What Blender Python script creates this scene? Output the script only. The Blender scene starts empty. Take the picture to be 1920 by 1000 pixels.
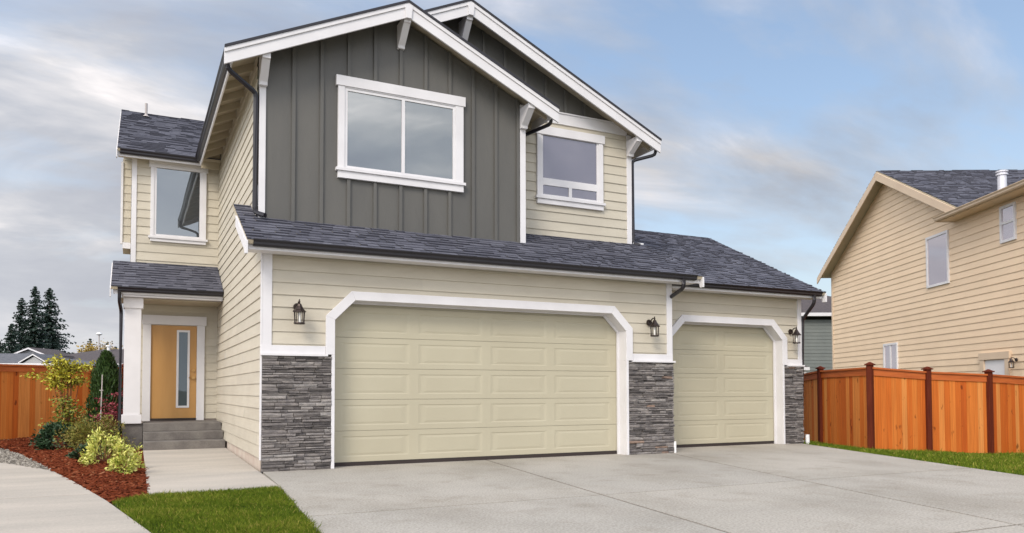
import bpy, math, random
from mathutils import Vector, Matrix
R = random.Random(7)
scene = bpy.context.scene

# ------------------------------------------------------------------ camera
cam_data = bpy.data.cameras.new("camera")
cam = bpy.data.objects.new("camera", cam_data)
scene.collection.objects.link(cam)
scene.camera = cam
cr = Vector((0.8962376, -0.44357135, -0.00161848))
cu = Vector((-0.0137544, -0.03143743, 0.99941108))
cf = Vector((0.44336101, 0.89568753, 0.03427647))
cm = Matrix((cr, cu, -cf)).transposed().to_4x4()
cm.translation = Vector((-1.72877, -11.91193, 1.2))
cam.matrix_world = cm
cam_data.sensor_width = 36.0
cam_data.lens = 36.0 * 1437.9 / 1920.0
cam_data.shift_y = (683.3 - 500.0) / 1920.0
cam_data.clip_start = 0.05
cam_data.clip_end = 3000.0

# ------------------------------------------------------------------ light
SUN_DIR = Vector((-0.58, -0.52, 0.63)).normalized()
SUN_EL = math.asin(SUN_DIR.z)
SUN_ROT = math.atan2(SUN_DIR.x, SUN_DIR.y)
scene.view_settings.view_transform = 'Standard'
scene.view_settings.look = 'None'
scene.view_settings.gamma = 1.0
scene.view_settings.exposure = 0.68
sun_data = bpy.data.lights.new("sun", 'SUN')
sun_data.energy = 1.5
sun_data.angle = math.radians(20)
sun_data.color = (1.0, 0.91, 0.79)
sun = bpy.data.objects.new("sun", sun_data)
scene.collection.objects.link(sun)
sun.rotation_euler = (-SUN_DIR).to_track_quat('-Z', 'Y').to_euler()
sun.location = (-20, -20, 30)

world = bpy.data.worlds.new("World")
scene.world = world
world.use_nodes = True
wt = world.node_tree
wt.nodes.clear()


def wn(kind, **kw):
    n = wt.nodes.new(kind)
    for k, v in kw.items():
        setattr(n, k, v)
    return n


def wl(a, b):
    wt.links.new(a, b)


def wmath(op, a, b=None, clamp=False):
    n = wn('ShaderNodeMath', operation=op)
    n.use_clamp = clamp
    for i, v in enumerate((a, b)):
        if v is None:
            continue
        if isinstance(v, (int, float)):
            n.inputs[i].default_value = v
        else:
            wl(v, n.inputs[i])
    return n.outputs[0]


def wramp(fac, stops):
    n = wn('ShaderNodeValToRGB')
    e = n.color_ramp.elements
    while len(e) < len(stops):
        e.new(0.5)
    for el, (p, c) in zip(e, stops):
        el.position = p
        el.color = c if len(c) == 4 else (*c, 1)
    wl(fac, n.inputs[0])
    return n.outputs[0]


def wmix(f, a, b):
    n = wn('ShaderNodeMix', data_type='RGBA')
    if isinstance(f, (int, float)):
        n.inputs[0].default_value = f
    else:
        wl(f, n.inputs[0])
    for i, v in ((6, a), (7, b)):
        if isinstance(v, tuple):
            n.inputs[i].default_value = (*v, 1)
        else:
            wl(v, n.inputs[i])
    return n.outputs[2]


sky = wn('ShaderNodeTexSky', sky_type='NISHITA')
sky.sun_disc = False
sky.sun_elevation = SUN_EL
sky.sun_rotation = SUN_ROT
sky.altitude = 100
sky.air_density = 1.0
sky.dust_density = 1.2
sky.ozone_density = 1.5
tc = wn('ShaderNodeTexCoord')
sep = wn('ShaderNodeSeparateXYZ')
wl(tc.outputs['Generated'], sep.inputs[0])
dx, dy, dz = sep.outputs
zz = wmath('ADD', wmath('MAXIMUM', dz, 0.0), 0.30)
px = wmath('DIVIDE', dx, zz)
py = wmath('DIVIDE', dy, zz)
comb = wn('ShaderNodeCombineXYZ')
wl(px, comb.inputs[0])
wl(py, comb.inputs[1])
# stretch clouds along the horizon direction seen from the drive
mp = wn('ShaderNodeMapping')
mp.inputs['Rotation'].default_value = (0, 0, math.radians(30))
mp.inputs['Scale'].default_value = (0.9, 1.7, 1.0)
mp.inputs['Location'].default_value = (3.1, 1.7, 0)
wl(comb.outputs[0], mp.inputs[0])


def wnoise(vec, scale, detail, rough, dist=0.0):
    n = wn('ShaderNodeTexNoise')
    n.inputs['Scale'].default_value = scale
    n.inputs['Detail'].default_value = detail
    n.inputs['Roughness'].default_value = rough
    n.inputs['Distortion'].default_value = dist
    wl(vec, n.inputs['Vector'])
    return n.outputs['Fac']


n_big = wnoise(mp.outputs[0], 1.1, 6, 0.55, 0.5)
n_det = wnoise(mp.outputs[0], 2.4, 8, 0.54, 0.3)
mp2 = wn('ShaderNodeMapping')
mp2.inputs['Location'].default_value = (9.2, -4.4, 2.0)
mp2.inputs['Scale'].default_value = (1.0, 1.6, 1.0)
mp2.inputs['Rotation'].default_value = (0, 0, math.radians(24))
wl(comb.outputs[0], mp2.inputs[0])
n_shade = wnoise(mp2.outputs[0], 1.7, 8, 0.55, 0.5)
# cover: heavier to the west (left of the drive), thinner over the house roof on the right
side = wmath('ADD', wmath('MULTIPLY', dx, -0.75), wmath('MULTIPLY', dy, 0.30))
cover = wmath('ADD', wmath('MULTIPLY', n_big, 0.66), wmath('MULTIPLY', n_det, 0.58))
cover = wmath('ADD', cover, wmath('MULTIPLY', side, 0.34))
cover = wmath('ADD', cover, wmath('MULTIPLY', wmath('MAXIMUM', wmath('MULTIPLY', dy, -1.0), 0.0), 0.42))
mask = wramp(cover, [(0.47, (0, 0, 0)), (0.58, (0.45, 0.45, 0.45)), (0.72, (1, 1, 1))])
sepm = wn('ShaderNodeSeparateColor')
wl(mask, sepm.inputs[0])
maskf = sepm.outputs[0]
cloud = wramp(n_shade, [(0.34, (0.150, 0.164, 0.205)), (0.48, (0.220, 0.232, 0.262)), (0.58, (0.34, 0.335, 0.345)), (0.68, (0.60, 0.555, 0.54))])
bg_blue = wn('ShaderNodeMix', data_type='RGBA')
bg_blue.blend_type = 'MULTIPLY'
bg_blue.inputs[0].default_value = 1.0
wl(sky.outputs[0], bg_blue.inputs[6])
bg_blue.inputs[7].default_value = (0.102, 0.102, 0.097, 1)
col = wmix(maskf, bg_blue.outputs[2], cloud)
hz = wramp(wmath('MAXIMUM', dz, 0.0), [(0.0, (0.90, 0.90, 0.90)), (0.10, (0.55, 0.55, 0.55)), (0.32, (0.18, 0.18, 0.18)), (0.75, (0.04, 0.04, 0.04))])
seph = wn('ShaderNodeSeparateColor')
wl(hz, seph.inputs[0])
col = wmix(seph.outputs[0], col, (0.37, 0.375, 0.395))
# sky brightened round the veiled sun (south-west, unseen): added fill for the walls
dotn = wn('ShaderNodeVectorMath', operation='DOT_PRODUCT')
wl(tc.outputs['Generated'], dotn.inputs[0])
dotn.inputs[1].default_value = SUN_DIR
glow = wmath('POWER', wmath('ADD', wmath('MULTIPLY', dotn.outputs['Value'], 0.5), 0.5, clamp=True), 2.2)
glow = wmath('ADD', wmath('MULTIPLY', glow, 3.6), 1.0)
gm = wn('ShaderNodeVectorMath', operation='SCALE')
wl(col, gm.inputs[0])
wl(glow, gm.inputs['Scale'])
col = gm.outputs[0]
bgn = wn('ShaderNodeBackground')
wl(col, bgn.inputs[0])
bgn.inputs[1].default_value = 1.0
wo = wn('ShaderNodeOutputWorld')
wl(bgn.outputs[0], wo.inputs[0])

# ------------------------------------------------------------------ materials


def lin(r, g, b):
    f = lambda c: (c / 255 / 12.92) if c / 255 <= 0.04045 else ((c / 255 + 0.055) / 1.055) ** 2.4
    return (f(r), f(g), f(b))


def mat(name, c1, c2=None, scale=4.0, stretch=(1, 1, 1), rough=0.6, spec=0.4, bump=0.0, bscale=60.0, bstretch=None,
        shade=None, metallic=0.0, contrast=(0.35, 0.65), detail=5, speck=None, stain=False, knots=False):
    """Principled material: noise between c1 and c2, an optional per-face 'shade' ramp, bump and fine specks."""
    m = bpy.data.materials.new(name)
    m.use_nodes = True
    t = m.node_tree
    b = t.nodes['Principled BSDF']
    b.inputs['Roughness'].default_value = rough
    b.inputs['Specular IOR Level'].default_value = spec
    b.inputs['Metallic'].default_value = metallic
    tcn = t.nodes.new('ShaderNodeTexCoord')

    def noise(sc, st, det=5, ro=0.55):
        mpn = t.nodes.new('ShaderNodeMapping')
        mpn.inputs['Scale'].default_value = st
        t.links.new(tcn.outputs['Object'], mpn.inputs[0])
        n = t.nodes.new('ShaderNodeTexNoise')
        n.inputs['Scale'].default_value = sc
        n.inputs['Detail'].default_value = det
        n.inputs['Roughness'].default_value = ro
        t.links.new(mpn.outputs[0], n.inputs['Vector'])
        return n.outputs['Fac']

    def ramp(fac, stops):
        n = t.nodes.new('ShaderNodeValToRGB')
        e = n.color_ramp.elements
        while len(e) < len(stops):
            e.new(0.5)
        for el, (p, c) in zip(e, stops):
            el.position = p
            el.color = (*c, 1)
        t.links.new(fac, n.inputs[0])
        return n.outputs[0]
    out = None
    if shade:
        at = t.nodes.new('ShaderNodeAttribute')
        at.attribute_name = 'shade'
        out = ramp(at.outputs['Fac'], [(i / (len(shade) - 1), c) for i, c in enumerate(shade)])
    if c2 is not None:
        nz = noise(scale, stretch, detail)
        col2 = ramp(nz, [(contrast[0], c1), (contrast[1], c2)])
        if out is None:
            out = col2
        else:
            mx = t.nodes.new('ShaderNodeMix')
            mx.data_type = 'RGBA'
            mx.blend_type = 'MULTIPLY'
            mx.inputs[0].default_value = 1.0
            t.links.new(out, mx.inputs[6])
            t.links.new(col2, mx.inputs[7])
            out = mx.outputs[2]
    if speck:
        sc, amt, lo, hi = speck
        nz = noise(sc, (1, 1, 1), 2, 0.7)
        sr = ramp(nz, [(0.5 - amt, (lo, lo, lo)), (0.5 + amt, (hi, hi, hi))])
        mx = t.nodes.new('ShaderNodeMix')
        mx.data_type = 'RGBA'
        mx.blend_type = 'MULTIPLY'
        mx.inputs[0].default_value = 1.0
        if out is None:
            mx.inputs[6].default_value = (*c1, 1)
        else:
            t.links.new(out, mx.inputs[6])
        t.links.new(sr, mx.inputs[7])
        out = mx.outputs[2]
    if knots:
        nz = noise(7.0, (1, 1, 0.55), 2, 0.5)
        sr = ramp(nz, [(0.27, (0.42, 0.36, 0.30)), (0.335, (1, 1, 1))])
        mx = t.nodes.new('ShaderNodeMix')
        mx.data_type = 'RGBA'
        mx.blend_type = 'MULTIPLY'
        mx.inputs[0].default_value = 1.0
        t.links.new(out, mx.inputs[6])
        t.links.new(sr, mx.inputs[7])
        out = mx.outputs[2]
    if stain:
        # rain wash and tyre grime: long soft streaks along the drive, and small oil spots
        for sc, st, lo_, p0, p1 in ((0.55, (1.2, 0.7, 1), 0.84, 0.36, 0.56), (1.9, (1, 1, 1), 0.86, 0.30, 0.46), (4.5, (1, 1, 1), 0.72, 0.27, 0.33)):
            nz = noise(sc, st, 4, 0.6)
            sr = ramp(nz, [(p0, (lo_, lo_ * 0.985, lo_ * 0.96)), (p1, (1, 1, 1))])
            mx = t.nodes.new('ShaderNodeMix')
            mx.data_type = 'RGBA'
            mx.blend_type = 'MULTIPLY'
            mx.inputs[0].default_value = 1.0
            t.links.new(out, mx.inputs[6])
            t.links.new(sr, mx.inputs[7])
            out = mx.outputs[2]
    if out is None:
        b.inputs['Base Color'].default_value = (*c1, 1)
    else:
        t.links.new(out, b.inputs['Base Color'])
    if bump:
        nz = noise(bscale, bstretch or stretch, 4, 0.6)
        bn = t.nodes.new('ShaderNodeBump')
        bn.inputs['Strength'].default_value = bump
        bn.inputs['Distance'].default_value = 0.01
        t.links.new(nz, bn.inputs['Height'])
        t.links.new(bn.outputs[0], b.inputs['Normal'])
    return m


def glass_mat(name, dark, tint, fac):
    m = bpy.data.materials.new(name)
    m.use_nodes = True
    t = m.node_tree
    t.nodes.clear()
    o = t.nodes.new('ShaderNodeOutputMaterial')
    d = t.nodes.new('ShaderNodeBsdfDiffuse')
    d.inputs[0].default_value = (*dark, 1)
    g = t.nodes.new('ShaderNodeBsdfGlossy')
    g.inputs['Color'].default_value = (*tint, 1)
    g.inputs['Roughness'].default_value = 0.015
    nz = t.nodes.new('ShaderNodeTexNoise')
    nz.inputs['Scale'].default_value = 0.9
    tcn = t.nodes.new('ShaderNodeTexCoord')
    t.links.new(tcn.outputs['Object'], nz.inputs['Vector'])
    bn = t.nodes.new('ShaderNodeBump')
    bn.inputs['Strength'].default_value = 0.05
    bn.inputs['Distance'].default_value = 0.05
    t.links.new(nz.outputs['Fac'], bn.inputs['Height'])
    t.links.new(bn.outputs[0], g.inputs['Normal'])
    mx = t.nodes.new('ShaderNodeMixShader')
    mx.inputs[0].default_value = fac
    t.links.new(d.outputs[0], mx.inputs[1])
    t.links.new(g.outputs[0], mx.inputs[2])
    t.links.new(mx.outputs[0], o.inputs[0])
    return m


WHITE = mat('white_paint', (0.70, 0.685, 0.69), (0.65, 0.635, 0.64), scale=2.2, rough=0.45, bump=0.08, bscale=30)
CREAM = mat('cream_siding_paint', (0.555, 0.508, 0.410), (0.51, 0.463, 0.370), scale=1.3, stretch=(1, 1, 3), rough=0.55,
            bump=0.25, bscale=14, bstretch=(2.2, 2.2, 14), shade=[(0.93, 0.93, 0.93), (1.0, 1.0, 1.0)])
DARK = mat('dark_board_paint', (0.118, 0.113, 0.101), (0.097, 0.094, 0.086), scale=0.9, stretch=(2, 2, 0.5), rough=0.5,
           bump=0.2, bscale=12, bstretch=(10, 10, 1.2))
GDOOR = mat('garage_door_paint', (0.455, 0.418, 0.305), (0.43, 0.392, 0.284), scale=0.8, rough=0.42, bump=0.05, bscale=40)
SHINGLE = mat('asphalt_shingle', (1, 1, 1), (0.72, 0.72, 0.74), scale=1.5, rough=0.85, spec=0.25, bump=0.5, bscale=120,
              shade=[(0.082, 0.083, 0.102), (0.112, 0.113, 0.138), (0.150, 0.151, 0.180)], speck=(160, 0.18, 0.7, 1.3))
BLACK = mat('black_gutter_paint', (0.014, 0.012, 0.016), rough=0.32, spec=0.5)
STONE = mat('ledge_stone', (1.1, 1.08, 1.05), (0.62, 0.62, 0.64), scale=9, stretch=(1, 1, 3), rough=0.85, spec=0.2, bump=0.9, bscale=28,
            shade=[(0.120, 0.110, 0.105), (0.20, 0.183, 0.174), (0.26, 0.238, 0.226), (0.33, 0.31, 0.292), (0.28, 0.185, 0.135)],
            speck=(70, 0.2, 0.75, 1.15))
MORTAR = mat('stone_backing', (0.03, 0.028, 0.027), rough=0.95)
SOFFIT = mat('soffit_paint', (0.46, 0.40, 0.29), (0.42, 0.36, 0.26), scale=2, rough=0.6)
GLASS = glass_mat('window_glass', (0.055, 0.06, 0.065), (0.84, 0.90, 0.92), 0.25)
GLASS2 = glass_mat('upper_window_glass', (0.10, 0.095, 0.12), (0.80, 0.80, 0.88), 0.22)
LITE = glass_mat('door_lite_glass', (0.07, 0.085, 0.095), (0.7, 0.8, 0.85), 0.07)
YDOOR = mat('ochre_door_paint', (0.50, 0.270, 0.085), (0.44, 0.230, 0.068), scale=1.2, stretch=(3, 3, 0.5), rough=0.38)
BRONZE = mat('dark_bronze', (0.035, 0.026, 0.024), (0.06, 0.045, 0.04), scale=20, rough=0.38, metallic=0.7)
BRASS = mat('brass', (0.50, 0.30, 0.12), rough=0.3, metallic=1.0)
FROST = mat('frosted_candle', (0.82, 0.80, 0.74), rough=0.3)
CONC = mat('drive_concrete', (0.475, 0.440, 0.385), (0.375, 0.350, 0.305), scale=0.42, rough=0.8, spec=0.3, bump=0.35, bscale=90,
           contrast=(0.30, 0.72), detail=9, speck=(42, 0.15, 0.74, 1.16), shade=[(0.93, 0.93, 0.93), (1.0, 0.985, 0.96)], stain=True)
CONC2 = mat('walk_concrete', (0.48, 0.43, 0.365), (0.385, 0.35, 0.30), scale=0.8, rough=0.8, spec=0.3, bump=0.3, bscale=70,
            speck=(38, 0.25, 0.86, 1.08), stretch=(0.5, 2.2, 1))
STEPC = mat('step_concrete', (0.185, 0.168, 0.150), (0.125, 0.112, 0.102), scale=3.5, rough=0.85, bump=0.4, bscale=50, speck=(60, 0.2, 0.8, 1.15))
FOUND = mat('foundation_concrete', (0.44, 0.35, 0.29), (0.50, 0.44, 0.37), scale=2.4, rough=0.85, bump=0.3, bscale=40)
JOINT = mat('joint_filler', (0.16, 0.138, 0.112), (0.08, 0.07, 0.06), scale=1.5, rough=0.95)
DRAINW = mat('white_plastic', (0.75, 0.75, 0.74), rough=0.35)
RUBBER = mat('door_seal', (0.035, 0.025, 0.022), rough=0.7)
TAN = mat('tan_siding_paint', (0.80, 0.615, 0.425), (0.75, 0.57, 0.39), scale=1.1, rough=0.55, bump=0.25, bscale=14, bstretch=(2, 2, 14),
          shade=[(0.94, 0.94, 0.94), (1.0, 1.0, 1.0)])
TANTRIM = mat('tan_trim_paint', (0.64, 0.50, 0.36), (0.60, 0.46, 0.33), scale=2, rough=0.5)
CEDAR = mat('cedar_board', (1.05, 1.0, 0.95), (0.80, 0.74, 0.68), scale=2.6, stretch=(14, 14, 0.4), rough=0.65, spec=0.25, bump=0.25, bscale=10,
            bstretch=(20, 20, 1), shade=[(0.47, 0.100, 0.012), (0.55, 0.145, 0.020), (0.60, 0.190, 0.034), (0.66, 0.285, 0.080)],
            knots=True)
CEDARPOST = mat('stained_post', (0.125, 0.026, 0.012), (0.085, 0.017, 0.009), scale=3, stretch=(8, 8, 0.6), rough=0.75, spec=0.08, bump=0.2, bscale=12, bstretch=(15, 15, 1))
CEDARRAIL = mat('cedar_rail', (0.50, 0.125, 0.024), (0.38, 0.085, 0.016), scale=2, stretch=(1, 1, 8), rough=0.6)
GRASSM = mat('grass_blade', (0.09, 0.15, 0.02), rough=0.75, spec=0.08,
             shade=[(0.030, 0.058, 0.005), (0.092, 0.138, 0.011), (0.165, 0.200, 0.020), (0.34, 0.28, 0.07)])
SOIL = mat('lawn_soil', (0.050, 0.075, 0.014), (0.028, 0.045, 0.010), scale=7, rough=0.95)
MULCH = mat('bark_mulch', (0.150, 0.032, 0.012), (0.075, 0.016, 0.008), scale=14, rough=0.95, spec=0.05, bump=0.9, bscale=40)
CHIP = mat('bark_chip', (1, 1, 1), rough=0.9, spec=0.05,
           shade=[(0.048, 0.011, 0.006), (0.120, 0.027, 0.011), (0.185, 0.046, 0.018), (0.32, 0.14, 0.07)])
GRAVELB = mat('gravel_bed', (0.20, 0.18, 0.15), (0.10, 0.09, 0.08), scale=30, rough=0.95, bump=0.8, bscale=60)
PEBBLE = mat('pebble', (1, 1, 1), rough=0.85, shade=[(0.10, 0.088, 0.072), (0.20, 0.178, 0.148), (0.33, 0.30, 0.255)])
GROUND = mat('far_ground', (0.06, 0.075, 0.025), (0.10, 0.095, 0.05), scale=0.2, rough=0.95)
BARK = mat('bark', (0.10, 0.07, 0.05), (0.06, 0.042, 0.03), scale=6, stretch=(3, 3, 0.6), rough=0.9, bump=0.6, bscale=20)
TWIG = mat('reddish_twig', (0.16, 0.060, 0.035), rough=0.8)
STAKE = mat('grey_stake', (0.42, 0.38, 0.36), rough=0.8)


def leafmat(name, cols):
    m = mat(name, (1, 1, 1), rough=0.5, spec=0.3, shade=cols)
    return m


CONIFER = leafmat('conifer_needles', [(0.010, 0.020, 0.014), (0.020, 0.038, 0.026), (0.034, 0.056, 0.042)])
ARBOR = leafmat('arborvitae_sprays', [(0.012, 0.028, 0.006), (0.028, 0.060, 0.012), (0.055, 0.100, 0.022)])
RHODO = leafmat('rhododendron_leaf', [(0.010, 0.026, 0.010), (0.024, 0.055, 0.020), (0.060, 0.105, 0.050)])
OLIVE = leafmat('olive_leaf', [(0.070, 0.078, 0.012), (0.165, 0.170, 0.028), (0.25, 0.22, 0.045), (0.27, 0.16, 0.05)])
VARIEG = leafmat('variegated_leaf', [(0.150, 0.220, 0.030), (0.42, 0.46, 0.075), (0.62, 0.60, 0.15), (0.72, 0.68, 0.26)])
REDLEAF = leafmat('crimson_leaf', [(0.070, 0.009, 0.012), (0.17, 0.020, 0.028), (0.32, 0.060, 0.080)])
NANDY = leafmat('yellow_green_leaf', [(0.20, 0.20, 0.018), (0.42, 0.38, 0.028), (0.50, 0.46, 0.06)])
NANDG = leafmat('mixed_green_leaf', [(0.045, 0.085, 0.010), (0.16, 0.20, 0.022), (0.32, 0.32, 0.045), (0.30, 0.12, 0.03)])
ORANGE = leafmat('orange_leaf', [(0.30, 0.055, 0.015), (0.45, 0.10, 0.025), (0.52, 0.20, 0.05)])
YELLOWT = leafmat('autumn_leaf', [(0.17, 0.105, 0.018), (0.32, 0.21, 0.030), (0.44, 0.31, 0.06)])

# ------------------------------------------------------------------ mesh helpers


class MB:
    def __init__(s):
        s.v, s.f, s.sh, s.mi = [], [], [], []

    def face(s, pts, shade=0.5, mi=0):
        i = len(s.v)
        s.v.extend([tuple(p) for p in pts])
        s.f.append(tuple(range(i, i + len(pts))))
        s.sh.append(shade)
        s.mi.append(mi)

    def hexa(s, p, shade=0.5, mi=0):
        """p: 8 points, bottom ring 0-3 then top ring 4-7"""
        i = len(s.v)
        s.v.extend([tuple(q) for q in p])
        for f in ((3, 2, 1, 0), (4, 5, 6, 7), (0, 1, 5, 4), (1, 2, 6, 5), (2, 3, 7, 6), (3, 0, 4, 7)):
            s.f.append(tuple(i + k for k in f))
            s.sh.append(shade)
            s.mi.append(mi)

    def box(s, x0, x1, y0, y1, z0, z1, shade=0.5, mi=0):
        s.hexa([(x0, y0, z0), (x1, y0, z0), (x1, y1, z0), (x0, y1, z0), (x0, y0, z1), (x1, y0, z1), (x1, y1, z1), (x0, y1, z1)], shade, mi)

    def prism(s, poly, fr, a, b, shade=0.5, mi=0):
        """poly: 2-D outline; fr(u, n, w) -> point, extruded between n=a and n=b"""
        i = len(s.v)
        k = len(poly)
        s.v.extend([tuple(fr(u, a, w)) for u, w in poly])
        s.v.extend([tuple(fr(u, b, w)) for u, w in poly])
        s.f.append(tuple(i + j for j in range(k)))
        s.f.append(tuple(i + k + j for j in reversed(range(k))))
        s.sh += [shade] * 2
        s.mi += [mi] * 2
        for j in range(k):
            j2 = (j + 1) % k
            s.f.append((i + j, i + k + j, i + k + j2, i + j2))
            s.sh.append(shade)
            s.mi.append(mi)

    def tube(s, path, r0, r1=None, seg=8, caps=True, shade=0.5, mi=0):
        r1 = r0 if r1 is None else r1
        path = [Vector(p) for p in path]
        rings = []
        n = len(path)
        up = Vector((0, 0, 1))
        for j, p in enumerate(path):
            d = (path[min(j + 1, n - 1)] - path[max(j - 1, 0)]).normalized()
            a = d.cross(up)
            if a.length < 1e-3:
                a = d.cross(Vector((1, 0, 0)))
            a.normalize()
            b = d.cross(a).normalized()
            r = r0 + (r1 - r0) * j / max(1, n - 1)
            i = len(s.v)
            for k in range(seg):
                t = 2 * math.pi * (k + 0.5) / seg
                s.v.append(tuple(p + a * (math.cos(t) * r) + b * (math.sin(t) * r)))
            rings.append(i)
        for q in range(n - 1):
            for k in range(seg):
                k2 = (k + 1) % seg
                s.f.append((rings[q] + k, rings[q] + k2, rings[q + 1] + k2, rings[q + 1] + k))
                s.sh.append(shade)
                s.mi.append(mi)
        if caps:
            for q in (0, n - 1):
                s.f.append(tuple(rings[q] + k for k in range(seg)))
                s.sh.append(shade)
                s.mi.append(mi)

    def lathe(s, cx, cy, prof, seg=14, shade=0.5, mi=0):
        """prof: list of (radius, z)"""
        rings = []
        for r, z in prof:
            i = len(s.v)
            for k in range(seg):
                t = 2 * math.pi * k / seg
                s.v.append((cx + r * math.cos(t), cy + r * math.sin(t), z))
            rings.append(i)
        for q in range(len(prof) - 1):
            for k in range(seg):
                k2 = (k + 1) % seg
                s.f.append((rings[q] + k, rings[q] + k2, rings[q + 1] + k2, rings[q + 1] + k))
                s.sh.append(shade)
                s.mi.append(mi)

    def build(s, name, mats, parent=None, smooth=False, fix=False, bevel=0.0):
        me = bpy.data.meshes.new(name)
        me.from_pydata(s.v, [], s.f)
        if not isinstance(mats, (list, tuple)):
            mats = [mats]
        for m in mats:
            me.materials.append(m)
        at = me.attributes.new('shade', 'FLOAT', 'FACE')
        at.data.foreach_set('value', s.sh)
        me.polygons.foreach_set('material_index', s.mi)
        if smooth:
            me.polygons.foreach_set('use_smooth', [True] * len(s.f))
        me.update()
        if fix:
            import bmesh
            bm = bmesh.new()
            bm.from_mesh(me)
            bmesh.ops.recalc_face_normals(bm, faces=bm.faces)
            bm.to_mesh(me)
            bm.free()
        o = bpy.data.objects.new(name, me)
        scene.collection.objects.link(o)
        if parent is not None:
            o.parent = parent
        if bevel:
            md = o.modifiers.new('bevel', 'BEVEL')
            md.width = bevel
            md.segments = 2
            md.limit_method = 'ANGLE'
        return o


def tag(o, label, cat, group=None, kind=None):
    if label:
        o['label'] = label
    if cat:
        o['category'] = cat
    if group:
        o['group'] = group
    if kind:
        o['kind'] = kind
    return o


def thing(name, label, cat, loc=(0, 0, 0), rz=0.0, group=None):
    o = bpy.data.objects.new(name, None)
    o.empty_display_size = 0.3
    scene.collection.objects.link(o)
    o.location = loc
    o.rotation_euler = (0, 0, rz)
    return tag(o, label, cat, group)


def struct(name, mb, m, **kw):
    o = mb.build(name, m, **kw)
    o['kind'] = 'structure'
    return o


def front(Y):
    return lambda u, n, w: (u, Y - n, w)


def leftside(X):
    return lambda u, n, w: (X - n, u, w)


def rightside(X):
    return lambda u, n, w: (X + n, u, w)


def siding(mb, fr, z0, z1, expo, xr, zstart=None, proud=0.020):
    """lap siding: boards counted from z0, clipped to [zstart, z1]; xr(z) gives the board's ends"""
    k = 0
    while True:
        zb = z0 + k * expo
        k += 1
        if zb >= z1:
            break
        zt = min(zb + expo, z1)
        if zstart is not None:
            if zt <= zstart:
                continue
            zb = max(zb, zstart)
        a, b = xr(zb)
        c, d = xr(zt - 1e-4)
        if b - a < 0.01 and d - c < 0.01:
            continue
        b, d = max(a, b), max(c, d)
        cuts = [0.0]
        q = R.uniform(0.3, 3.6)
        while q < (b - a) - 0.3:
            cuts.append(q / (b - a))
            q += 3.66
        cuts.append(1.0)
        for t0, t1 in zip(cuts, cuts[1:]):
            sh = R.random()
            pr = proud + R.uniform(-0.0025, 0.0025)
            a0, b0 = a + (b - a) * t0, a + (b - a) * t1
            c0, d0 = c + (d - c) * t0, c + (d - c) * t1
            mb.face([fr(a0, pr, zb), fr(b0, pr, zb), fr(d0, 0.003, zt), fr(c0, 0.003, zt)], sh)
            mb.face([fr(a0, 0.0, zb), fr(b0, 0.0, zb), fr(b0, pr, zb), fr(a0, pr, zb)], sh)


def shingles(mb, U0, U1, L, fr, expo=0.145, mi=0, tabw=(0.09, 0.24)):
    """rows of laminated shingle tabs; fr(u, v, n): u along the eave, v up the slope, n out of the roof"""
    v = 0.0
    row = 0
    while v < L - 0.01:
        vt = min(v + expo + 0.02, L)
        u = U0 - R.random() * 0.2
        base = R.uniform(-0.08, 0.08)
        while u < U1:
            w = R.uniform(*tabw)
            a, b = max(u, U0), min(u + w, U1)
            u += w
            if b - a < 0.01:
                continue
            th = R.choice((0.014, 0.016, 0.028, 0.030))
            dv = R.uniform(-0.006, 0.004)
            sh = min(1, max(0, R.betavariate(2, 2) + base))
            mb.face([fr(a, v + dv, th), fr(b, v + dv, th), fr(b, vt, 0.004), fr(a, vt, 0.004)], sh, mi)
            mb.face([fr(a, v + dv, 0.0), fr(b, v + dv, 0.0), fr(b, v + dv, th), fr(a, v + dv, th)], 0.05, mi)
        v += expo
        row += 1


def roof_plane(parent, U0, U1, L, fr, deck=0.09, name='roof', deckm=None, expo=0.145, tabw=(0.09, 0.24)):
    mb = MB()
    p = [fr(U0, 0, -deck), fr(U1, 0, -deck), fr(U1, L, -deck), fr(U0, L, -deck),
         fr(U0, 0, -0.001), fr(U1, 0, -0.001), fr(U1, L, -0.001), fr(U0, L, -0.001)]
    mb.hexa(p, 0.3, 1)
    shingles(mb, U0, U1, L, fr, expo, 0, tabw)
    return mb.build(name, [SHINGLE, deckm or SOFFIT], parent)


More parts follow.
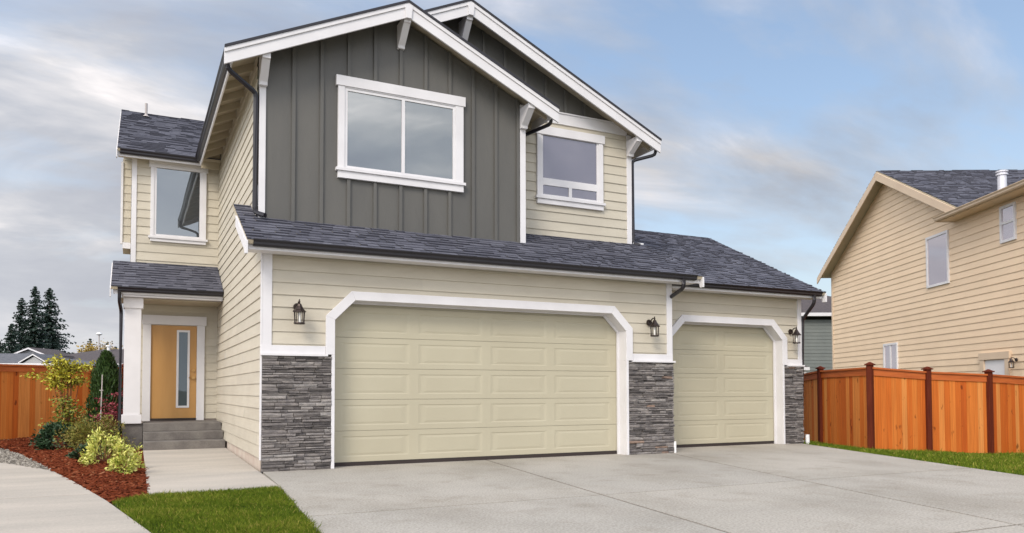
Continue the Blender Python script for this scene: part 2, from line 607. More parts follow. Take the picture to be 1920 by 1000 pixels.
def stones(mb, fr, u0, u1, z0, z1, base=0.0):
    z = z0
    while z < z1 - 0.012:
        h = R.choice((0.028, 0.034, 0.042, 0.05, 0.06, 0.072))
        if z + h > z1 - 0.02:
            h = z1 - z
        u = u0
        while u < u1 - 0.02:
            w = R.uniform(0.10, 0.42) * (0.7 + 4 * h)
            if u + w > u1 - 0.06:
                w = u1 - u
            d = base + R.uniform(0.022, 0.062)
            g = 0.0022
            t = R.uniform(-0.004, 0.004)
            q = lambda: R.uniform(-0.006, 0.006)
            sh = R.random() * 0.74 if R.random() > 0.02 else 0.95
            a, b, lo, hi = u + g, u + w - g, z + g, z + h - g
            # a cleft front: two facets meeting in an uneven ridge
            m1, m2 = lo + (hi - lo) * R.uniform(0.3, 0.7), lo + (hi - lo) * R.uniform(0.3, 0.7)
            nb = 0.0
            A = [fr(a, nb, lo), fr(b, nb, lo), fr(b, nb, hi), fr(a, nb, hi)]
            f1 = [fr(a, d - 0.010 + q(), lo + max(0, t)), fr(b, d - 0.010 + q(), lo + max(0, -t)), fr(b, d - 0.009 + q(), hi), fr(a, d - 0.009 + q(), hi)]
            r1, r2 = fr(a + 0.004, d + q(), m1), fr(b - 0.004, d + q(), m2)
            mb.face([f1[0], f1[1], r2, r1], sh)
            mb.face([r1, r2, f1[2], f1[3]], sh)
            mb.face([A[0], A[1], f1[1], f1[0]], sh)
            mb.face([A[3], A[2], f1[2], f1[3]], sh)
            mb.face([A[0], f1[0], r1, f1[3], A[3]], sh)
            mb.face([A[1], f1[1], r2, f1[2], A[2]], sh)
            u += w
        z += h


# ------------------------------------------------------------------ ground
def poly_slab(mb, pts, z=0.0, depth=0.5, shade=0.5, mi=0):
    """pts (x, y[, z]); a slab with a skirt"""
    top = [(p[0], p[1], p[2] if len(p) > 2 else z) for p in pts]
    mb.face(top, shade, mi)
    n = len(top)
    for i in range(n):
        a, b = top[i], top[(i + 1) % n]
        mb.face([(a[0], a[1], a[2] - depth), (b[0], b[1], b[2] - depth), b, a], shade, mi)


g = MB()
NS = 48
for i in range(NS):
    a0, a1 = 2 * math.pi * i / NS, 2 * math.pi * (i + 1) / NS
    prev = 0
    for rr in (30, 200, 1500):
        if prev == 0:
            g.face([(0, 0, -0.5), (rr * math.cos(a0), rr * math.sin(a0), -0.5), (rr * math.cos(a1), rr * math.sin(a1), -0.5)])
        else:
            g.face([(prev * math.cos(a0), prev * math.sin(a0), -0.5), (rr * math.cos(a0), rr * math.sin(a0), -0.5),
                    (rr * math.cos(a1), rr * math.sin(a1), -0.5), (prev * math.cos(a1), prev * math.sin(a1), -0.5)])
        prev = rr
struct('ground', g, GROUND)


def lawn_left_x(y):
    return -0.06 - 0.065 * (-2.0 - y) if y < -2 else -0.06


def j1x(y):
    return 3.72 + (3.72 - 2.848) / 6.3 * (y + 0.213)


def j2x(y):
    return 7.436 + (7.436 - 5.404) / 7.2 * (y + 0.323)


def drx(y):
    return 11.78 + (11.78 - 9.468) / 6.10 * (y - 0.672)


d = MB()
gj = 0.016
rows = [(1.0, -4.42), (-4.42, -7.745), (-7.745, -16.0)]
for ri, (ya, yb) in enumerate(rows):
    ya2, yb2 = ya - (gj if ri else 0), yb + gj
    for ci in range(3):
        L = (lambda y: lawn_left_x(y)) if ci == 0 else ((lambda y: j1x(y) + gj) if ci == 1 else (lambda y: j2x(y) + gj))
        Rr = (lambda y: j1x(y) - gj) if ci == 0 else ((lambda y: j2x(y) - gj) if ci == 1 else drx)
        pts = [(L(yb2), yb2), (Rr(yb2), yb2), (Rr(ya2), ya2)]
        if ci == 0 and ri == 0:
            pts += [(0.03, ya2), (0.03, -0.01), (-0.045, -2.0)]
        else:
            pts += [(L(ya2), ya2)]
        poly_slab(d, pts, 0.0, 0.4, R.random())
poly_slab(d, [(lawn_left_x(-16) + 0.02, -15.98), (drx(-16) - 0.02, -15.98), (drx(0.95) - 0.02, 0.95), (0.05, 0.95), (0.05, -0.05), (-0.02, -2.02)], -0.006, 0.3, 0.5, 1)
struct('driveway', d, [CONC, JOINT])

w = MB()
poly_slab(w, [(-1.55, -2.13), (-0.055, -2.0), (-0.012, -0.02), (-0.012, 4.7, 0.05), (-1.52, 4.7, 0.05), (-1.535, 1.35, 0.01)], 0.0, 0.4)
struct('walkway', w, CONC2)

PATH = [(-9, 6.2), (-6.0, 5.2), (-4.5, 4.4), (-3.706, 3.516), (-3.2, 2.55), (-2.773, 1.503), (-2.36, -0.4), (-1.962, -2.4), (-1.57, -4.706), (-1.15, -9.0), (-0.9, -14)]
p = MB()
# the path in strips, with one joint
cutA, cutB = (-9.0, -1.6), (-2.10, -1.72)
poly_slab(p, PATH[:7] + [(-2.10 + 0.0, -1.70), (-9, -1.58)], 0.004, 0.35)
poly_slab(p, [(-2.096, -1.722)] + PATH[7:] + [(-9, -14), (-9, -1.602)], 0.004, 0.35)
struct('path', p, CONC2)

# mulch bed: gently rolling sheet with loose chips
MPOLY = [(-9, 9.5), (-6.5, 9.1), (-4.65, 10.45), (-1.75, 12.5), (-1.75, 5.8), (-1.52, 5.7), (-1.52, 4.7), (-1.535, 1.35), (-1.555, -2.13), (-1.90, -2.52),
         (-2.36, -0.4), (-2.773, 1.503), (-2.84, 1.9), (-3.1, 3.1), (-3.445, 4.667), (-3.95, 6.6), (-4.6, 8.3), (-9, 9.0)]


def inside(x, y, poly):
    c = False
    n = len(poly)
    j = n - 1
    for i in range(n):
        xi, yi, xj, yj = poly[i][0], poly[i][1], poly[j][0], poly[j][1]
        if (yi > y) != (yj > y) and x < (xj - xi) * (y - yi) / (yj - yi) + xi:
            c = not c
        j = i
    return c


def edge_dist(x, y, poly):
    best = 9
    n = len(poly)
    for i in range(n):
        ax, ay = poly[i][0], poly[i][1]
        bx, by = poly[(i + 1) % n][0], poly[(i + 1) % n][1]
        vx, vy = bx - ax, by - ay
        t = max(0, min(1, ((x - ax) * vx + (y - ay) * vy) / (vx * vx + vy * vy + 1e-9)))
        best = min(best, math.hypot(x - ax - t * vx, y - ay - t * vy))
    return best


def mulch_z(x, y):
    e = min(1.0, edge_dist(x, y, MPOLY) / 0.5)
    return -0.012 + e * (0.055 + 0.020 * math.sin(3.1 * x + 1.3 * y) + 0.016 * math.sin(5.3 * y - 2.1 * x))


m = MB()
poly_slab(m, MPOLY, -0.012, 0.35)
st = 0.22
x = -6.0
while x < -1.4:
    y = -2.6
    while y < 12.5:
        cs = [(x, y), (x + st, y), (x + st, y + st), (x, y + st)]
        if all(inside(cx, cy, MPOLY) for cx, cy in cs):
            m.face([(cx, cy, mulch_z(cx, cy)) for cx, cy in cs])
        y += st
    x += st
struct('mulch_bed', m, MULCH)
ch = MB()
n = 0
while n < 9000:
    x, y = R.uniform(-5.2, -1.5), R.uniform(-2.55, 11.5) if R.random() < 0.35 else R.uniform(-2.55, 5.0)
    if not inside(x, y, MPOLY):
        continue
    n += 1
    z = mulch_z(x, y) + R.uniform(0.0, 0.02)
    L, W, T = R.uniform(0.02, 0.065), R.uniform(0.006, 0.016), R.uniform(0.004, 0.01)
    a, tl = R.uniform(0, math.pi), R.uniform(-0.35, 0.35)
    ca, sa = math.cos(a), math.sin(a)
    sh = R.betavariate(2, 2) * 0.85
    if R.random() < 0.012:
        sh = 1.0
    def q(u, v, wv):
        return (x + ca * u - sa * v, y + sa * u + ca * v, z + wv + tl * u)
    ch.hexa([q(-L, -W, 0), q(L, -W, 0), q(L, W, 0), q(-L, W, 0), q(-L * .9, -W * .8, T), q(L * .9, -W * .8, T), q(L * .9, W * .8, T), q(-L * .9, W * .8, T)], sh)
tag(ch.build('mulch_chips', CHIP), 'loose red brown bark chips covering the planting bed', 'mulch', kind='stuff')

GPOLY = [(-3.706, 3.516), (-2.773, 1.503), (-2.84, 1.95), (-3.1, 3.1), (-3.445, 4.667), (-3.95, 6.6), (-4.6, 8.3), (-9, 9.0), (-9, 6.2), (-6.0, 5.2), (-4.5, 4.4)]
gb = MB()
poly_slab(gb, GPOLY, -0.01, 0.35)
struct('gravel_strip', gb, GRAVELB)
pb = MB()
n = 0
while n < 3800:
    x, y = R.uniform(-6.5, -2.7), R.uniform(1.4, 8.6)
    if not inside(x, y, GPOLY):
        continue
    n += 1
    r = R.uniform(0.012, 0.034)
    a = R.uniform(0, 6.28)
    sh = R.random()
    z = 0.0
    P = [(x + r * 1.2 * math.cos(a + k * 1.5708) * R.uniform(.7, 1.2), y + r * math.sin(a + k * 1.5708) * R.uniform(.7, 1.2), z + R.uniform(-.004, .006)) for k in range(4)]
    top = (x + R.uniform(-.3, .3) * r, y + R.uniform(-.3, .3) * r, z + r * R.uniform(.6, 1.0))
    for k in range(4):
        pb.face([P[k], P[(k + 1) % 4], top], min(1, max(0, sh + R.uniform(-.1, .1))))
tag(pb.build('gravel', PEBBLE), 'grey brown gravel between the curved path and the mulch bed', 'gravel', kind='stuff')

LPOLY = [(-1.895, -2.53), (-1.55, -2.135), (-0.075, -2.01), (-0.30, -5.4), (-0.50, -8.6), (-1.17, -8.6), (-1.56, -4.706)]
lw = MB()
poly_slab(lw, LPOLY, -0.012, 0.35)
struct('lawn_soil', lw, SOIL)


def blades(mb, poly, n, bbox, zf, hmin, hmax, wd):
    k = 0
    while k < n:
        x, y = R.uniform(bbox[0], bbox[1]), R.uniform(bbox[2], bbox[3])
        if not inside(x, y, poly):
            continue
        k += 1
        patch = math.sin(x * 2.3 + 1.7 * math.sin(y * 1.9)) * math.sin(y * 2.7 + x)
        h = R.uniform(hmin, hmax) * (1.0 + 0.35 * patch) * (1.5 if R.random() < 0.05 else 1.0)
        x += R.gauss(0, 0.022)
        y += R.gauss(0, 0.022)
        a = R.uniform(0, 6.283)
        lx, ly = R.gauss(0, 0.5) * h, R.gauss(0, 0.5) * h
        z = zf(x, y)
        ca, sa = math.cos(a) * wd, math.sin(a) * wd
        clump = 0.5 + 0.5 * math.sin(x * 5.1 + math.sin(y * 3.7) * 2) * math.sin(y * 4.3 + 1.0)
        sh = min(1, max(0, R.gauss(0.32 + 0.18 * clump + 0.10 * patch, 0.15)))
        if R.random() < 0.035 + 0.05 * max(0, patch):
            sh = 1.0
        mb.face([(x - ca, y - sa, z), (x + ca, y + sa, z), (x + lx * .5 + ca * .7, y + ly * .5 + sa * .7, z + h * .62), (x + lx, y + ly, z + h), (x + lx * .5 - ca * .7, y + ly * .5 - sa * .7, z + h * .62)], sh)


gr = MB()
blades(gr, LPOLY, 46000, (-1.9, -0.05, -6.2, -2.0), lambda x, y: -0.012, 0.020, 0.050, 0.0030)
tag(gr.build('lawn_grass', GRASSM), 'short green grass patch between the path and the driveway', 'grass', kind='stuff')

# right verge: falls away towards the cedar fence
FEN = [(13.745, 2.58, -0.20), (13.282, 1.477, -0.12), (12.519, -0.525, -0.10), (13.958, -0.827, -0.19), (15.382, -1.289, -0.245), (17.472, -1.291, -0.325), (19.6, -1.6, -0.36)]
vg = MB()
DR = [(drx(3.5) + .0, 3.5), (drx(1.4), 1.4), (drx(0.2), 0.2), (drx(-2.0), -2.0), (drx(-4.2), -4.2), (drx(-7.0), -7.0), (drx(-12), -12.0)]
FB = [(13.95, 3.5, -0.21)] + FEN[1:5] + [(17.5, -1.35, -0.325), (21.0, -6.0, -0.36)]
vpoly = []
for i in range(len(DR) - 1):
    a, b = DR[i], DR[i + 1]
    c, e = FB[i], FB[i + 1]
    vg.face([(a[0], a[1], -0.015), (c[0], c[1], c[2]), (e[0], e[1], e[2])])
    vg.face([(a[0], a[1], -0.015), (e[0], e[1], e[2]), (b[0], b[1], -0.015)])
struct('verge_soil', vg, SOIL)
VPOLY = [(q[0], q[1]) for q in DR] + [(q[0], q[1]) for q in reversed(FB)]
from mathutils.bvhtree import BVHTree
vt = BVHTree.FromPolygons([Vector(q) for q in vg.v], [list(f) for f in vg.f])


def vz(x, y):
    hit = vt.ray_cast(Vector((x, y, 5)), Vector((0, 0, -1)))
    return hit[0].z if hit[0] is not None else -0.2


gv = MB()
blades(gv, VPOLY, 42000, (9.4, 18.5, -6.0, 2.6), vz, 0.03, 0.075, 0.006)
tag(gv.build('verge_grass', GRASSM), 'dark green grass strip along the foot of the fence right of the driveway', 'grass', kind='stuff')

# ------------------------------------------------------------------ the main house
H = thing('suburban_house', 'cream two storey house with dark board gable, three car garage and ochre front door', 'house')
EXPO = 0.1866
S = 0.4625       # gable roof pitch
YG, Y2, Y3, YE = 0.64, 1.31, 0.75, 6.72
PZ = 3.388       # pent eave height (top of the shingle edge)
PS = 0.50


def pent_z(y):
    return PZ + PS * (y + 0.48)


# --- foundation
b = MB()
b.box(0.012, 0.2, 0.01, 11.0, -0.3, 0.190)
b.box(-1.78, 0.0, YE + 0.02, 11.0, -0.3, 0.6)
b.build('foundation', FOUND, H)

# --- siding walls
CW0, CZ0, CW1 = 0.94, 2.30, 6.67     # garage casing outer


def casing_chamfer(x_out, z):
    return max(0.0, z - 2.366)


wl_ = MB()
fr = front(0.0)
zf = 2.473 - 4 * EXPO
siding(wl_, fr, zf, 2.660, EXPO, lambda z: (0.09, 0.985 + max(0, z - 2.38)), zstart=1.80)
siding(wl_, fr, zf, 2.660, EXPO, lambda z: (6.615 - max(0, z - 2.38), 7.53), zstart=1.80)
siding(wl_, fr, zf, 3.30, EXPO, lambda z: (0.09, 7.53), zstart=2.660)
wl_.build('siding_wall', CREAM, H)

wl_ = MB()
fr = front(Y3)
siding(wl_, fr, zf, 2.660, EXPO, lambda z: (7.62, 8.10 + max(0, z - 2.38)), zstart=1.80)
siding(wl_, fr, zf, 2.660, EXPO, lambda z: (11.33 - max(0, z - 2.38), 11.78), zstart=1.80)
siding(wl_, fr, zf, 3.30, EXPO, lambda z: (7.62, 11.78), zstart=2.660)
wl_.build('siding_wall', CREAM, H)

wl_ = MB()
fr = leftside(0.0)


def side_xr(z):
    y0 = 0.03
    if z > 3.30:
        y0 = min(YG + 0.03, (z - 3.30) / PS - 0.48 + 0.06)
        y0 = max(0.03, y0)
    if z > 3.93:
        y0 = YG + 0.03
    return (y0, YE)


siding(wl_, fr, 0.194, 6.56, EXPO, side_xr, proud=0.018)
wl_.build('siding_wall', CREAM, H)

wl_ = MB()
siding(wl_, front(Y2), 4.567 - 3 * EXPO, 6.56, EXPO, lambda z: (4.70, 7.54), zstart=4.20)
wl_.build('siding_wall', CREAM, H)

wl_ = MB()
siding(wl_, front(YE), 4.27 - 22 * EXPO, 6.42, EXPO, lambda z: (-1.76 if z > 3.9 else -1.79, 0.0), zstart=0.58)
wl_.build('siding_wall', CREAM, H)

wl_ = MB()
siding(wl_, rightside(7.60), 3.4, 6.6, EXPO, lambda z: (Y2 + 0.02, 11.0), zstart=3.9)
wl_.build('siding_wall', CREAM, H)
wl_ = MB()
siding(wl_, rightside(11.83), 0.19, 5.3, EXPO, lambda z: (Y3 + 0.03 + max(0, (z - 3.3) / PS - .4), 8.0 - max(0, (z - 3.3) / PS - .4)))
wl_.build('siding_wall', CREAM, H)
wl_ = MB()
siding(wl_, leftside(-1.79), 0.6, 6.45, EXPO, lambda z: (YE + 0.02, 11.0))
wl_.build('siding_wall', CREAM, H)

# --- dark board and batten gables
bt = MB()
fr = front(YG)


def rz1(x):
    return 7.728 - S * abs(x - 2.34) - 0.10


bt.prism([(0.05, 3.86), (4.72, 3.86), (4.72, rz1(4.72)), (2.34, rz1(2.34)), (0.05, rz1(0.05))], fr, 0.0, -0.06)
for k in range(-1, 10):
    x = 0.545 + k * 0.4505
    if x < 0.12 or x > 4.6:
        continue
    x -= 0.0
    a, b2 = x - 0.028, x + 0.028
    if 1.2 < a and b2 < 3.56:          # stopped at the window trim
        bt.prism([(a, 3.87), (b2, 3.87), (b2, 4.74), (a, 4.74)], fr, 0.040, 0.0)
        bt.prism([(a, 6.40), (b2, 6.40), (b2, rz1(b2) - 0.004), (a, rz1(a) - 0.004)], fr, 0.040, 0.0)
    else:
        bt.prism([(a, 3.87), (b2, 3.87), (b2, rz1(b2) - 0.004), (a, rz1(a) - 0.004)], fr, 0.040, 0.0)
bt.box(0.03, 0.05, YG + 0.001, YG + 0.2, 3.86, rz1(.05))
bt.box(4.70, 4.755, YG + 0.061, Y2 - 0.001, 3.9, rz1(4.75))
bt.build('board_and_batten_wall', DARK, H)

bt = MB()
fr = front(Y2)


def rz2(x):
    return 8.385 - S * abs(x - 3.76) - 0.10


bt.prism([(0.05, 6.70), (7.57, 6.70), (3.76, rz2(3.76)), (0.05, rz2(0.05))], fr, 0.0, -0.06)
for k in range(0, 9):
    x = 3.76 + k * 0.4505
    a, b2 = x - 0.028, x + 0.028
    if rz2(b2) < 6.82:
        continue
    bt.prism([(a, 6.778), (b2, 6.778), (b2, rz2(b2) - 0.004), (a, rz2(a) - 0.004)], fr, 0.042, 0.0)
bt.build('board_and_batten_wall', DARK, H)

# --- white corner boards, bands, freeze boards
cb = MB()
cb.box(0.0, 0.135, -0.030, 0.03, 1.885, 3.26)
cb.build('corner_board', WHITE, H, bevel=0.004)
cb = MB()
cb.box(7.485, 7.612, -0.030, 0.75, 1.885, 3.26)
cb.build('corner_board', WHITE, H, bevel=0.004)
cb = MB()
cb.box(11.735, 11.85, Y3 - 0.030, Y3 + 0.1, 1.885, 3.26)
cb.build('corner_board', WHITE, H, bevel=0.004)
cb = MB()
cb.box(-0.026, -0.001, -0.03, 0.028, 0.17, 3.26)
cb.build('corner_board', WHITE, H, bevel=0.004)
cb = MB()
cb.box(0.015, 0.115, YG - 0.032, YG + 0.08, 3.86, rz1(.05))
cb.build('corner_board', WHITE, H, bevel=0.004)
cb = MB()
cb.box(4.645, 4.76, YG - 0.032, YG + 0.06, 3.86, 6.5)
cb.build('corner_board', WHITE, H, bevel=0.004)
cb = MB()
cb.box(7.495, 7.612, Y2 - 0.032, Y2 + 0.08, 4.2, 6.56)
cb.build('corner_board', WHITE, H, bevel=0.004)
cb = MB()
cb.box(-1.80, -1.70, YE - 0.032, YE + 0.06, 3.98, 6.40)
cb.build('corner_board', WHITE, H, bevel=0.004)

fb = MB()
fb.box(4.765, 7.494, Y2 - 0.036, Y2 - 0.001, 6.535, 6.745)
fb.box(4.765, 7.494, Y2 - 0.055, Y2 - 0.001, 6.747, 6.775)
fb.build('freeze_board', WHITE, H, bevel=0.003)


def band(x0, x1, Y, z0=1.765, z1=1.888):
    mb = MB()
    mb.box(x0, x1, Y - 0.034, Y + 0.03, z0, z1)
    mb.box(x0 - 0.015, x1 + 0.03, Y - 0.085, Y + 0.03, z0 - 0.035, z0 - 0.001)
    mb.build('water_table_trim', WHITE, H, bevel=0.003)


band(-0.01, 0.938, 0.0)
band(6.672, 7.615, 0.0)
band(11.39, 11.85, Y3)

# --- stone piers


def pier(u0, u1, Y, z1, ret=None):
    mb = MB()
    mb.box(u0 + 0.005, u1 - 0.005, Y - 0.012, Y + 0.06, -0.05, z1, 0.5, 1)
    stones(mb, front(Y - 0.010), u0, u1, -0.01, z1)
    if ret:
        stones(mb, rightside(u1 - 0.02), Y - 0.04, ret, -0.01, z1)
    mb.build('stone_pier', [STONE, MORTAR], H)


pier(0.0, 1.03, 0.0, 1.728)
pier(6.575, 7.61, 0.0, 1.728, Y3)
pier(11.29, 11.85, Y3, 1.728, Y3 + .5)


# --- garage openings
def garage(X0, X1, XO0, XO1, Y, rec, cols, cutleft=None):
    """X: inner clear opening; XO: outer casing edge"""
    top_o, top_i, ch_o = 2.763, 2.623, 0.40
    zl_o = top_o - ch_o
    zl_i = zl_o - 0.058
    ci = top_i - zl_i
    fr = front(Y)
    mb = MB()
    n = 0.055
    # face boards: left leg, chamfer, head, chamfer, right leg
    zb = 1.76
    mb.prism([(XO0, zb), (X0, zb), (X0, zl_i), (XO0, zl_o)], fr, n, -0.02)
    mb.prism([(XO0, zl_o), (X0, zl_i), (X0 + ci, top_i), (XO0 + ch_o, top_o)], fr, n, -0.02)
    mb.prism([(XO0 + ch_o, top_o), (X0 + ci, top_i), (X1 - ci, top_i), (XO1 - ch_o, top_o)], fr, n, -0.02)
    mb.prism([(XO1 - ch_o, top_o), (X1 - ci, top_i), (X1, zl_i), (XO1, zl_o)], fr, n, -0.02)
    mb.prism([(XO1, zl_o), (X1, zl_i), (X1, zb), (XO1, zb)], fr, n, -0.02)
    # lower legs beside the stone
    mb.prism([(X0 - 0.05, 0.0), (X0, 0.0), (X0, zb - 0.001), (X0 - 0.05, zb - 0.001)], fr, n, -0.02)
    mb.prism([(X1, 0.0), (X1 + 0.05, 0.0), (X1 + 0.05, zb - 0.001), (X1, zb - 0.001)], fr, n, -0.02)
    mb.build('door_casing', WHITE, H, bevel=0.004)
    jb = MB()
    t = 0.02
    path = [(X0, 0.0), (X0, zl_i), (X0 + ci, top_i), (X1 - ci, top_i), (X1, zl_i), (X1, 0.0)]
    outp = [(X0 - t, 0.0), (X0 - t, zl_i + t * .4), (X0 + ci - t * .4, top_i + t), (X1 - ci + t * .4, top_i + t), (X1 + t, zl_i + t * .4), (X1 + t, 0.0)]
    for i in range(5):
        jb.prism([path[i], path[i + 1], outp[i + 1], outp[i]], fr, -0.021, -rec + 0.012)
        # stop moulding near the door
    ins = 0.03
    pin = [(X0 + ins, 0.0), (X0 + ins, zl_i - ins * .4), (X0 + ci + ins * .4, top_i - ins), (X1 - ci - ins * .4, top_i - ins), (X1 - ins, zl_i - ins * .4), (X1 - ins, 0.0)]
    for i in range(5):
        a, c = path[i], path[i + 1]
        e = 0.0008
        jb.prism([pin[i], pin[i + 1], (c[0], c[1]), (a[0], a[1])], fr, -rec + 0.05, -rec + 0.0125)
    jb.build('door_jamb', WHITE, H)
    # sectional door
    dr = MB()
    fd = front(Y + rec)
    lo, hh = 0.062, 0.499
    for r_ in range(5):
        z0, z1 = lo + r_ * hh + 0.003, lo + (r_ + 1) * hh - 0.003
        xe = [X0 - 0.08] + cols[1:-1] + [X1 + 0.08]
        for c in range(len(cols) - 1):
            xa, xb = xe[c], xe[c + 1]
            pa, pb_ = cols[c] + 0.075, cols[c + 1] - 0.075
            rects = [((xa, z0, xb, z1), R.uniform(-0.0008, 0.0008)), ((pa, z0 + 0.085, pb_, z1 - 0.085), 0.0), ((pa + 0.045, z0 + 0.099, pb_ - 0.045, z1 - 0.099), -0.006),
                     ((pa + 0.075, z0 + 0.108, pb_ - 0.075, z1 - 0.108), -0.006), ((pa + 0.15, z0 + 0.14, pb_ - 0.15, z1 - 0.14), -0.001)]
            for (q0, n0), (q1, n1) in zip(rects, rects[1:]):
                A = [(q0[0], q0[1]), (q0[2], q0[1]), (q0[2], q0[3]), (q0[0], q0[3])]
                B = [(q1[0], q1[1]), (q1[2], q1[1]), (q1[2], q1[3]), (q1[0], q1[3])]
                for k in range(4):
                    k2 = (k + 1) % 4
                    dr.face([fd(A[k][0], n0, A[k][1]), fd(A[k2][0], n0, A[k2][1]), fd(B[k2][0], n1, B[k2][1]), fd(B[k][0], n1, B[k][1])])
            q, nq = rects[-1]
            dr.face([fd(q[0], nq, q[1]), fd(q[2], nq, q[1]), fd(q[2], nq, q[3]), fd(q[0], nq, q[3])])
        # rounded lips at the section joint
        dr.face([fd(xe[0], 0.0, z1), fd(xe[-1], 0.0, z1), fd(xe[-1], -0.012, z1 + 0.002), fd(xe[0], -0.012, z1 + 0.002)])
        dr.face([fd(xe[0], 0.0, z0), fd(xe[-1], 0.0, z0), fd(xe[-1], -0.012, z0 - 0.002), fd(xe[0], -0.012, z0 - 0.002)])
    dr.face([fd(X0 - .08, -0.016, lo), fd(X1 + .08, -0.016, lo), fd(X1 + .08, -0.016, lo + 5 * hh + .2), fd(X0 - .08, -0.016, lo + 5 * hh + .2)])
    o = dr.build('garage_door', GDOOR, H)
    sl = MB()
    sl.box(X0 + 0.004, X1 - 0.004, Y + rec - 0.008, Y + rec + 0.03, 0.0, 0.058)
    sl.build('bottom_seal', RUBBER, o)
    return o


garage(1.08, 6.524, 0.94, 6.67, 0.0, 0.25, [1.18, 2.469, 3.794, 5.068, 6.43])['label'] = 'wide double garage door with four panels across'
garage(8.19, 11.234, 8.05, 11.382, Y3, 0.22, [8.43, 9.70, 11.14])['label'] = 'narrow single garage door with two panels across'


# --- windows
def window(X0, X1, Z0, Z1, Y, gx0, gx1, gz0, gz1, glass, mull=None, low=None, parent=H):
    fr = front(Y)
    f = MB()
    t = 0.045

    def ring(u0, u1, w0, w1, th, a, b_):
        f.prism([(u0, w0), (u1, w0), (u1, w0 + th), (u0, w0 + th)], fr, a, b_)
        f.prism([(u0, w1 - th), (u1, w1 - th), (u1, w1), (u0, w1)], fr, a, b_)
        f.prism([(u0, w0 + th), (u0 + th, w0 + th), (u0 + th, w1 - th), (u0, w1 - th)], fr, a, b_)
        f.prism([(u1 - th, w0 + th), (u1, w0 + th), (u1, w1 - th), (u1 - th, w1 - th)], fr, a, b_)
    ring(gx0 - t, gx1 + t, gz0 - t, gz1 + t, t, 0.046, 0.022)
    panes = []
    if mull:
        f.prism([(mull - 0.028, gz0), (mull + 0.028, gz0), (mull + 0.028, gz1), (mull - 0.028, gz1)], fr, 0.050, 0.022)
        panes = [(gx0, mull - .028, gz0, gz1), (mull + .028, gx1, gz0, gz1)]
    elif low:
        za, zb, mx = low
        f.prism([(gx0, za), (gx1, za), (gx1, zb), (gx0, zb)], fr, 0.048, 0.022)
        f.prism([(mx - 0.035, gz0), (mx + 0.035, gz0), (mx + 0.035, za - 0.001), (mx - 0.035, za - 0.001)], fr, 0.0475, 0.022)
        panes = [(gx0, gx1, zb, gz1), (gx0, mx - .035, gz0, za), (mx + .035, gx1, gz0, za)]
    else:
        panes = [(gx0, gx1, gz0, gz1)]
    o = f.build('window', WHITE, parent)
    for pa, pb_, pc, pd in panes:
        gmb = MB()
        gmb.prism([(pa, pc), (pb_, pc), (pb_, pd), (pa, pd)], fr, 0.028, 0.0225)
        gmb.build('pane', glass, o)
    c = MB()
    hz_ = Z1 - 0.17
    c.prism([(X0 + 0.035, gz0 - t - 0.001), (gx0 - t - 0.001, gz0 - t - 0.001), (gx0 - t - 0.001, hz_), (X0 + 0.035, hz_)], fr, 0.060, 0.002)
    c.prism([(gx1 + t + 0.001, gz0 - t - 0.001), (X1 - 0.035, gz0 - t - 0.001), (X1 - 0.035, hz_), (gx1 + t + 0.001, hz_)], fr, 0.060, 0.002)
    c.prism([(X0, hz_ + 0.001), (X1, hz_ + 0.001), (X1, Z1), (X0, Z1)], fr, 0.074, 0.002)
    if hz_ - (gz1 + t) > 0.005:
        c.prism([(gx0 - t, gz1 + t + 0.001), (gx1 + t, gz1 + t + 0.001), (gx1 + t, hz_), (gx0 - t, hz_)], fr, 0.057, 0.002)
    c.build('casing', WHITE, o, bevel=0.003)
    s = MB()
    zs = gz0 - t - 0.002
    s.prism([(X0 + 0.0, zs - 0.05), (X1 - 0.0, zs - 0.05), (X1 - 0.0, zs), (X0 + 0.0, zs)], fr, 0.095, 0.002)
    s.prism([(X0 + 0.035, Z0), (X1 - 0.035, Z0), (X1 - 0.035, zs - 0.051), (X0 + 0.035, zs - 0.051)], fr, 0.066, 0.002)
    s.build('sill', WHITE, o, bevel=0.003)
    return o


w1 = window(1.225, 3.535, 4.72, 6.43, YG, 1.417, 3.30, 4.935, 6.195, GLASS, mull=2.385)
w1['label'] = 'wide white sliding window in the dark gable'
w2 = window(5.315, 6.925, 4.885, 6.435, Y2, 5.484, 6.738, 5.08, 6.26, GLASS2, low=(5.265, 5.405, 6.11))
w2['label'] = 'white window with two small panes along its bottom'
w3 = window(-1.46, -0.243, 4.51, 6.325, YE, -1.305, -0.418, 4.675, 6.155, GLASS)
w3['label'] = 'single pane window above the porch roof'

# --- upper roofs
th = math.atan(S)
cs, sn = math.cos(th), math.sin(th)


def gable_fr(side_sign, xr_, zr, xe):
    """plane falling from ridge (xr_, zr) towards xe; u is world Y, v up the slope from the eave"""
    ze = zr - S * abs(xe - xr_)
    sg = 1 if xe < xr_ else -1

    def f(u, v, n):
        return (xe + sg * cs * v - sg * sn * n, u, ze + sn * v + cs * n)
    L = abs(xr_ - xe) / cs
    return f, L


YR1, YR2 = 0.20, 0.86
for xr_, zr, xe, y0, y1 in ((2.34, 7.728, -0.49, YR1 + 0.02, YR2 + 0.02), (2.34, 7.728, 5.17, YR1 + 0.02, Y2 - 0.03),
                            (3.76, 8.385, -0.49, YR2 + 0.021, 11.6), (3.76, 8.385, 8.01, YR2 + 0.02, 11.6)):
    f, L = gable_fr(1, xr_, zr, xe)
    roof_plane(H, y0, y1, L, f, deck=0.05, tabw=(0.25, 0.5))


